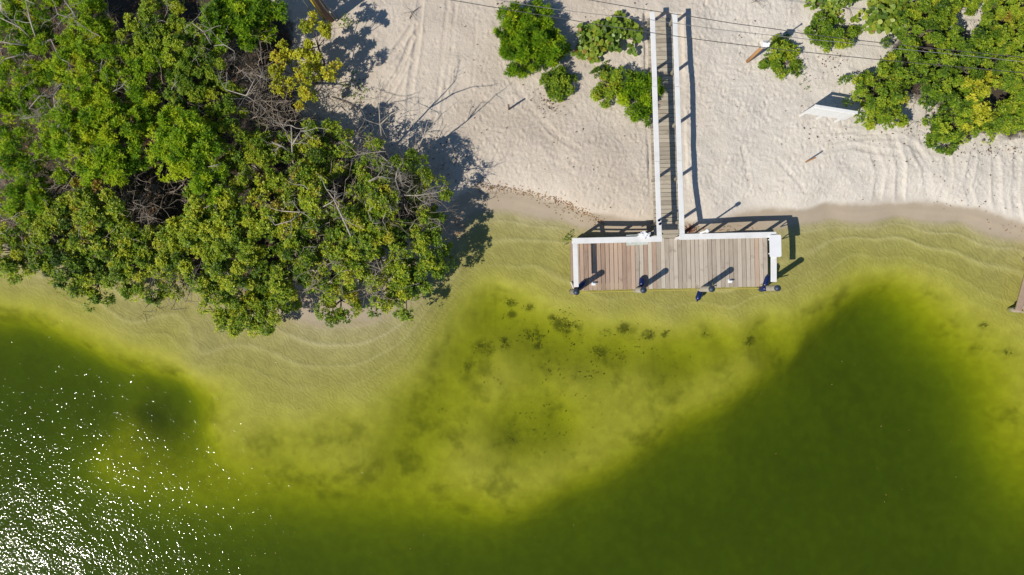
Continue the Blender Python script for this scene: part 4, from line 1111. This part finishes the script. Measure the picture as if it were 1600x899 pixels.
# tangled dry understory below the crowns (nobody could count it)
rs = np.random.RandomState(77)
ub = MB()
patches = [(60, 75, 60, 45), (70, 175, 55, 50), (90, 262, 55, 60), (110, 280, 30, 30), (200, 320, 50, 60), (205, 335, 40, 40), (375, 100, 45, 60), (390, 150, 45, 60), (390, 190, 40, 45), (215, 130, 40, 40),
           (255, 150, 40, 30), (420, 170, 40, 40), (440, 205, 35, 35), (310, 290, 35, 30), (520, 300, 50, 45), (540, 330, 40, 40), (610, 310, 50, 60), (480, 330, 40, 40), (420, 300, 35, 25), (520, 400, 40, 30), (640, 320, 45, 50), (560, 240, 35, 25),
           (30, 340, 35, 25), (330, 60, 40, 30), (250, 70, 40, 25), (130, 130, 35, 25), (280, 435, 30, 30), (470, 440, 25, 20), (580, 440, 25, 20), (165, 55, 30, 20), (1485, 150, 60, 25), (1560, 90, 50, 25)]
for (px, py, rp, n) in patches:
    for k in range(int(n * 1.8)):
        a, r = rs.uniform(0, 6.28), rp * math.sqrt(rs.rand())
        zt = rs.uniform(0.7, 2.6) if px < 800 else rs.uniform(0.3, 0.9)
        p = P(px + math.cos(a) * r, py + math.sin(a) * r, zt)
        twigs(ub, rs, p, np.array([rs.normal(), rs.normal(), rs.normal() * 0.3]), rs.uniform(0.35, 0.9), rs.uniform(0.007, 0.014), 1, 4, 0.5)
tag(ub.build('dry_understory', M['deadwood_pink'], None, True), 'tangle of dry brown twigs under the thicket', kind='stuff')

# flakes: fallen leaves, wrack, floating leaves
def flakes(name, mat, label, spots, size=(0.03, 0.08), water_level=False, seed=1, tint=(0.3, 0.3)):
    rs = np.random.RandomState(seed)
    V, T = [], []
    for (x, y) in spots:
        z = gz(x, y)
        if water_level: z = 0.006
        elif z < 0: z = max(z, 0.004)
        s = rs.uniform(*size); a = rs.uniform(0, 6.28)
        u = np.array([math.cos(a), math.sin(a), rs.normal() * 0.25]) * s; w = np.array([-math.sin(a), math.cos(a), rs.normal() * 0.25]) * s * rs.uniform(0.35, 0.6)
        c = np.array([x, y, z + 0.014 + (0 if water_level else rs.uniform(0, 0.02))])
        if water_level: u[2] = w[2] = 0
        V += [c - u, c - w * 0.9 + [0, 0, 0.004], c + u, c + w * 0.9 + [0, 0, 0.004]]
        T += [np.clip(rs.normal() * tint[1] + tint[0], 0, 1)] * 4
    v = np.array(V); f = np.arange(len(v)).reshape(-1, 4)
    return tag(link(name, mesh_np(name, v, f, False, T), M[mat]), label, kind='stuff')
def scatter_px(n, poly, spread, rs, z=0.3):
    out = []
    poly = np.array(poly, float); seg = np.linalg.norm(np.diff(poly, axis=0), axis=1); cs_ = np.concatenate([[0], np.cumsum(seg)])
    for k in range(n):
        t = rs.uniform(0, cs_[-1]); i = min(len(seg) - 1, np.searchsorted(cs_, t) - 1); i = max(i, 0)
        q = poly[i] + (poly[i + 1] - poly[i]) * (t - cs_[i]) / seg[i] + rs.normal(size=2) * spread
        p = P(q[0], q[1], z); out.append((p.x, p.y))
    return out
rs = np.random.RandomState(9)
sp_ = scatter_px(400, [(745, 289), (790, 294), (830, 302), (870, 312), (900, 326), (925, 338), (945, 350)], 2.6, rs, 0.25) + scatter_px(120, [(745, 292), (830, 308), (890, 330), (930, 352)], 7, rs, 0.2)
sp_ += scatter_px(70, [(1100, 356), (1080, 360), (1180, 358)], 3, rs, 0.25) + scatter_px(24, [(1540, 345), (1575, 358), (1600, 370)], 8, rs, 0.15) + scatter_px(60, [(715, 345), (720, 370)], 6, rs, 0.1)
flakes('wrack_line', 'wrack', 'line of orange brown washed up leaves along the high water mark', sp_, (0.016, 0.042), False, 2, (0.45, 0.25))
sp_ = []
for poly, n, sd in [([(520, 90), (560, 150), (600, 200), (680, 240), (720, 300)], 150, 18), ([(840, 130), (850, 165), (880, 160)], 60, 9), ([(1395, 195), (1430, 205), (1470, 225), (1500, 240), (1600, 235)], 160, 9), ([(1290, 100), (1310, 95)], 30, 9),
                    ([(1250, 215), (1400, 215)], 22, 12), ([(700, 60), (1000, 300)], 70, 60), ([(1100, 50), (1580, 320)], 110, 70), ([(1020, 120), (1030, 180)], 30, 6), ([(1440, 300), (1600, 330)], 24, 14), ([(780, 10), (790, 3)], 8, 3),
                    ([(1500, 35), (1550, 25)], 50, 10), ([(905, 45), (1000, 30)], 60, 12), ([(1300, 30), (1340, 60)], 50, 10)]:
    sp_ += scatter_px(n, poly, sd, rs, 0.46)
sp_ = [q for q in sp_ if gz(*q) > 0.12]
flakes('leaf_litter', 'litter', 'scattered dry brown leaves and bits lying on the sand', sp_, (0.018, 0.05), False, 3, (0.3, 0.22))
und = []
for k in range(5200):
    p = P(rs.uniform(-10, 690), rs.uniform(0, 440), 0.25)
    if gz(p.x, p.y) > 0.03 and hx[np.searchsorted(gy, p.y), np.searchsorted(gx, p.x)] > 0.55: und.append((p.x, p.y))
flakes('thicket_litter', 'litter', 'brown leaf litter covering the ground under the thicket', und, (0.04, 0.11), False, 6, (0.35, 0.25))
fl = []
for k in range(60):
    p = P(rs.uniform(300, 900), rs.uniform(620, 890), 0); fl.append((p.x, p.y))
for k in range(40):
    p = P(rs.uniform(600, 1590), rs.uniform(480, 890), 0); fl.append((p.x, p.y))
fl = [q for q in fl if gz(*q) < -0.1]
flakes('floating_leaves', 'wrack', 'tiny yellow leaves floating on the bay', fl, (0.014, 0.034), True, 4, (0.7, 0.15))

# seaweed on the bed of the bay
rs = np.random.RandomState(15)
V = []
def weed(px, py, rp, n, hl=0.085, stretch=1.3):
    for k in range(int(n * 0.22)):
        a, r = rs.uniform(0, 6.28), rp * abs(rs.normal()) * 0.75
        p = P(px + math.cos(a) * r * stretch, py + math.sin(a) * r * 0.75, -0.5)
        z = gz(p.x, p.y)
        if z > -0.2: continue
        h = rs.uniform(0.4, 1.2) * hl; a2 = rs.uniform(0, 6.28); w = rs.uniform(0.008, 0.024)
        dx, dy = math.cos(a2), math.sin(a2)
        b = np.array([p.x, p.y, z - 0.01])
        V.extend([b + [-dy * w, dx * w, 0], b + [dy * w, -dx * w, 0], b + [dx * h + dy * w * .5, dy * h - dx * w * .5, h * 0.5], b + [dx * h - dy * w * .5, dy * h + dx * w * .5, h * 0.5]])
for (px, py, rp, n) in WEED:
    weed(px, py, rp, n)
V = np.array(V)
tag(link('seaweed', mesh_np('seaweed', V, np.arange(len(V)).reshape(-1, 4)), M['weed']), 'dark seaweed patches on the bed of the shallow bay', kind='stuff')

# small plants and driftwood in the sand
def sprout(px, py, n, rp, label, mat='leaf_shrub', sz=0.09):
    b = G(px, py); rs_ = np.random.RandomState(int(px) * 7 + int(py))
    sp = dict(SPEC['shrub']); sp['ln'] = sz; sp['lv'] = 5
    base = np.stack([rs_.normal(size=n) * rp / S0, rs_.normal(size=n) * rp / S0, rs_.uniform(0.05, 0.2, n)], 1)
    v, f, t = leaves(rs_, base, unit(rs_.normal(size=(n, 3)) * 0.4 + np.array([0, 0, 1])), sp, np.full(n, 0.4))
    o = empty('sprout', b); tag(o, label, 'plant', 'small plants in the sand')
    link('leaves', mesh_np('leaves', v, f, False, t), M[mat], o)
    st = MB()
    for q in base: st.tube([(q[0] * .5, q[1] * .5, -0.05), tuple(q)], 0.005, 4)
    st.build('stem', M['bark'], o)
sprout(548, 140, 14, 10, 'small green sprout in the sand right of the yellow bush')
sprout(540, 36, 16, 9, 'small sprout at the foot of the utility pole')
sprout(556, 152, 10, 8, 'low dark seedling in the sand above the thicket corner')
sprout(885, 372, 14, 5, 'small dark plant at the left back corner of the deck', sz=0.06)
sprout(1248, 113, 12, 7, 'tiny seedling below the small round bush', sz=0.06)
sprout(1255, 132, 6, 4, 'single tiny seedling in the open sand', sz=0.05)
b = G(1075, 361); rs_ = np.random.RandomState(2)
dcl = MB()
for k in range(14): twigs(dcl, rs_, (rs_.normal() * .06, rs_.normal() * .06, 0.05), np.array([rs_.normal(), rs_.normal(), 0.5]), 0.25, 0.012, 1, 4)
tag(dcl.build('red_twigs', simple('red_twigs', (0.22, 0.05, 0.03), 0.8), None, True, b), 'small heap of red brown twigs at the inner corner of the right railing', 'twigs')
for (x0, y0, x1, y1, r, lb) in [(518, 152, 560, 170, 0.02, 'reddish fallen branch on the shaded sand below the yellow bush'), (640, 30, 656, 12, 0.015, 'short dark twig on the sand near the upper edge'), (1180, 0, 1172, 6, 0.012, 'thin stick at the upper edge of the sand'), (1478, 243, 1490, 228, 0.015, 'thin stick poking out below the right thicket'), (735, 292, 752, 302, 0.018, 'dark driftwood stick at the shaded water line')]:
    a, b = G(x0, y0, 0.03), G(x1, y1, 0.05)
    mb = MB(); rs_ = np.random.RandomState(int(x0)); m1 = lerp(a, b, 0.5) + Vector((rs_.normal() * .06, rs_.normal() * .06, 0.04))
    mb.tube([Vector((0, 0, 0)), m1 - a, b - a], [r, r * .8, r * .5], 5)
    for k in range(3): twigs(mb, rs_, tuple((m1 - a) * 1.0), np.array([rs_.normal(), rs_.normal(), 0.2]), 0.35, r * .5, 1, 4)
    tag(mb.build('fallen_branch', M['bark'], None, True, a), lb, 'branch', 'fallen branches on the sand')
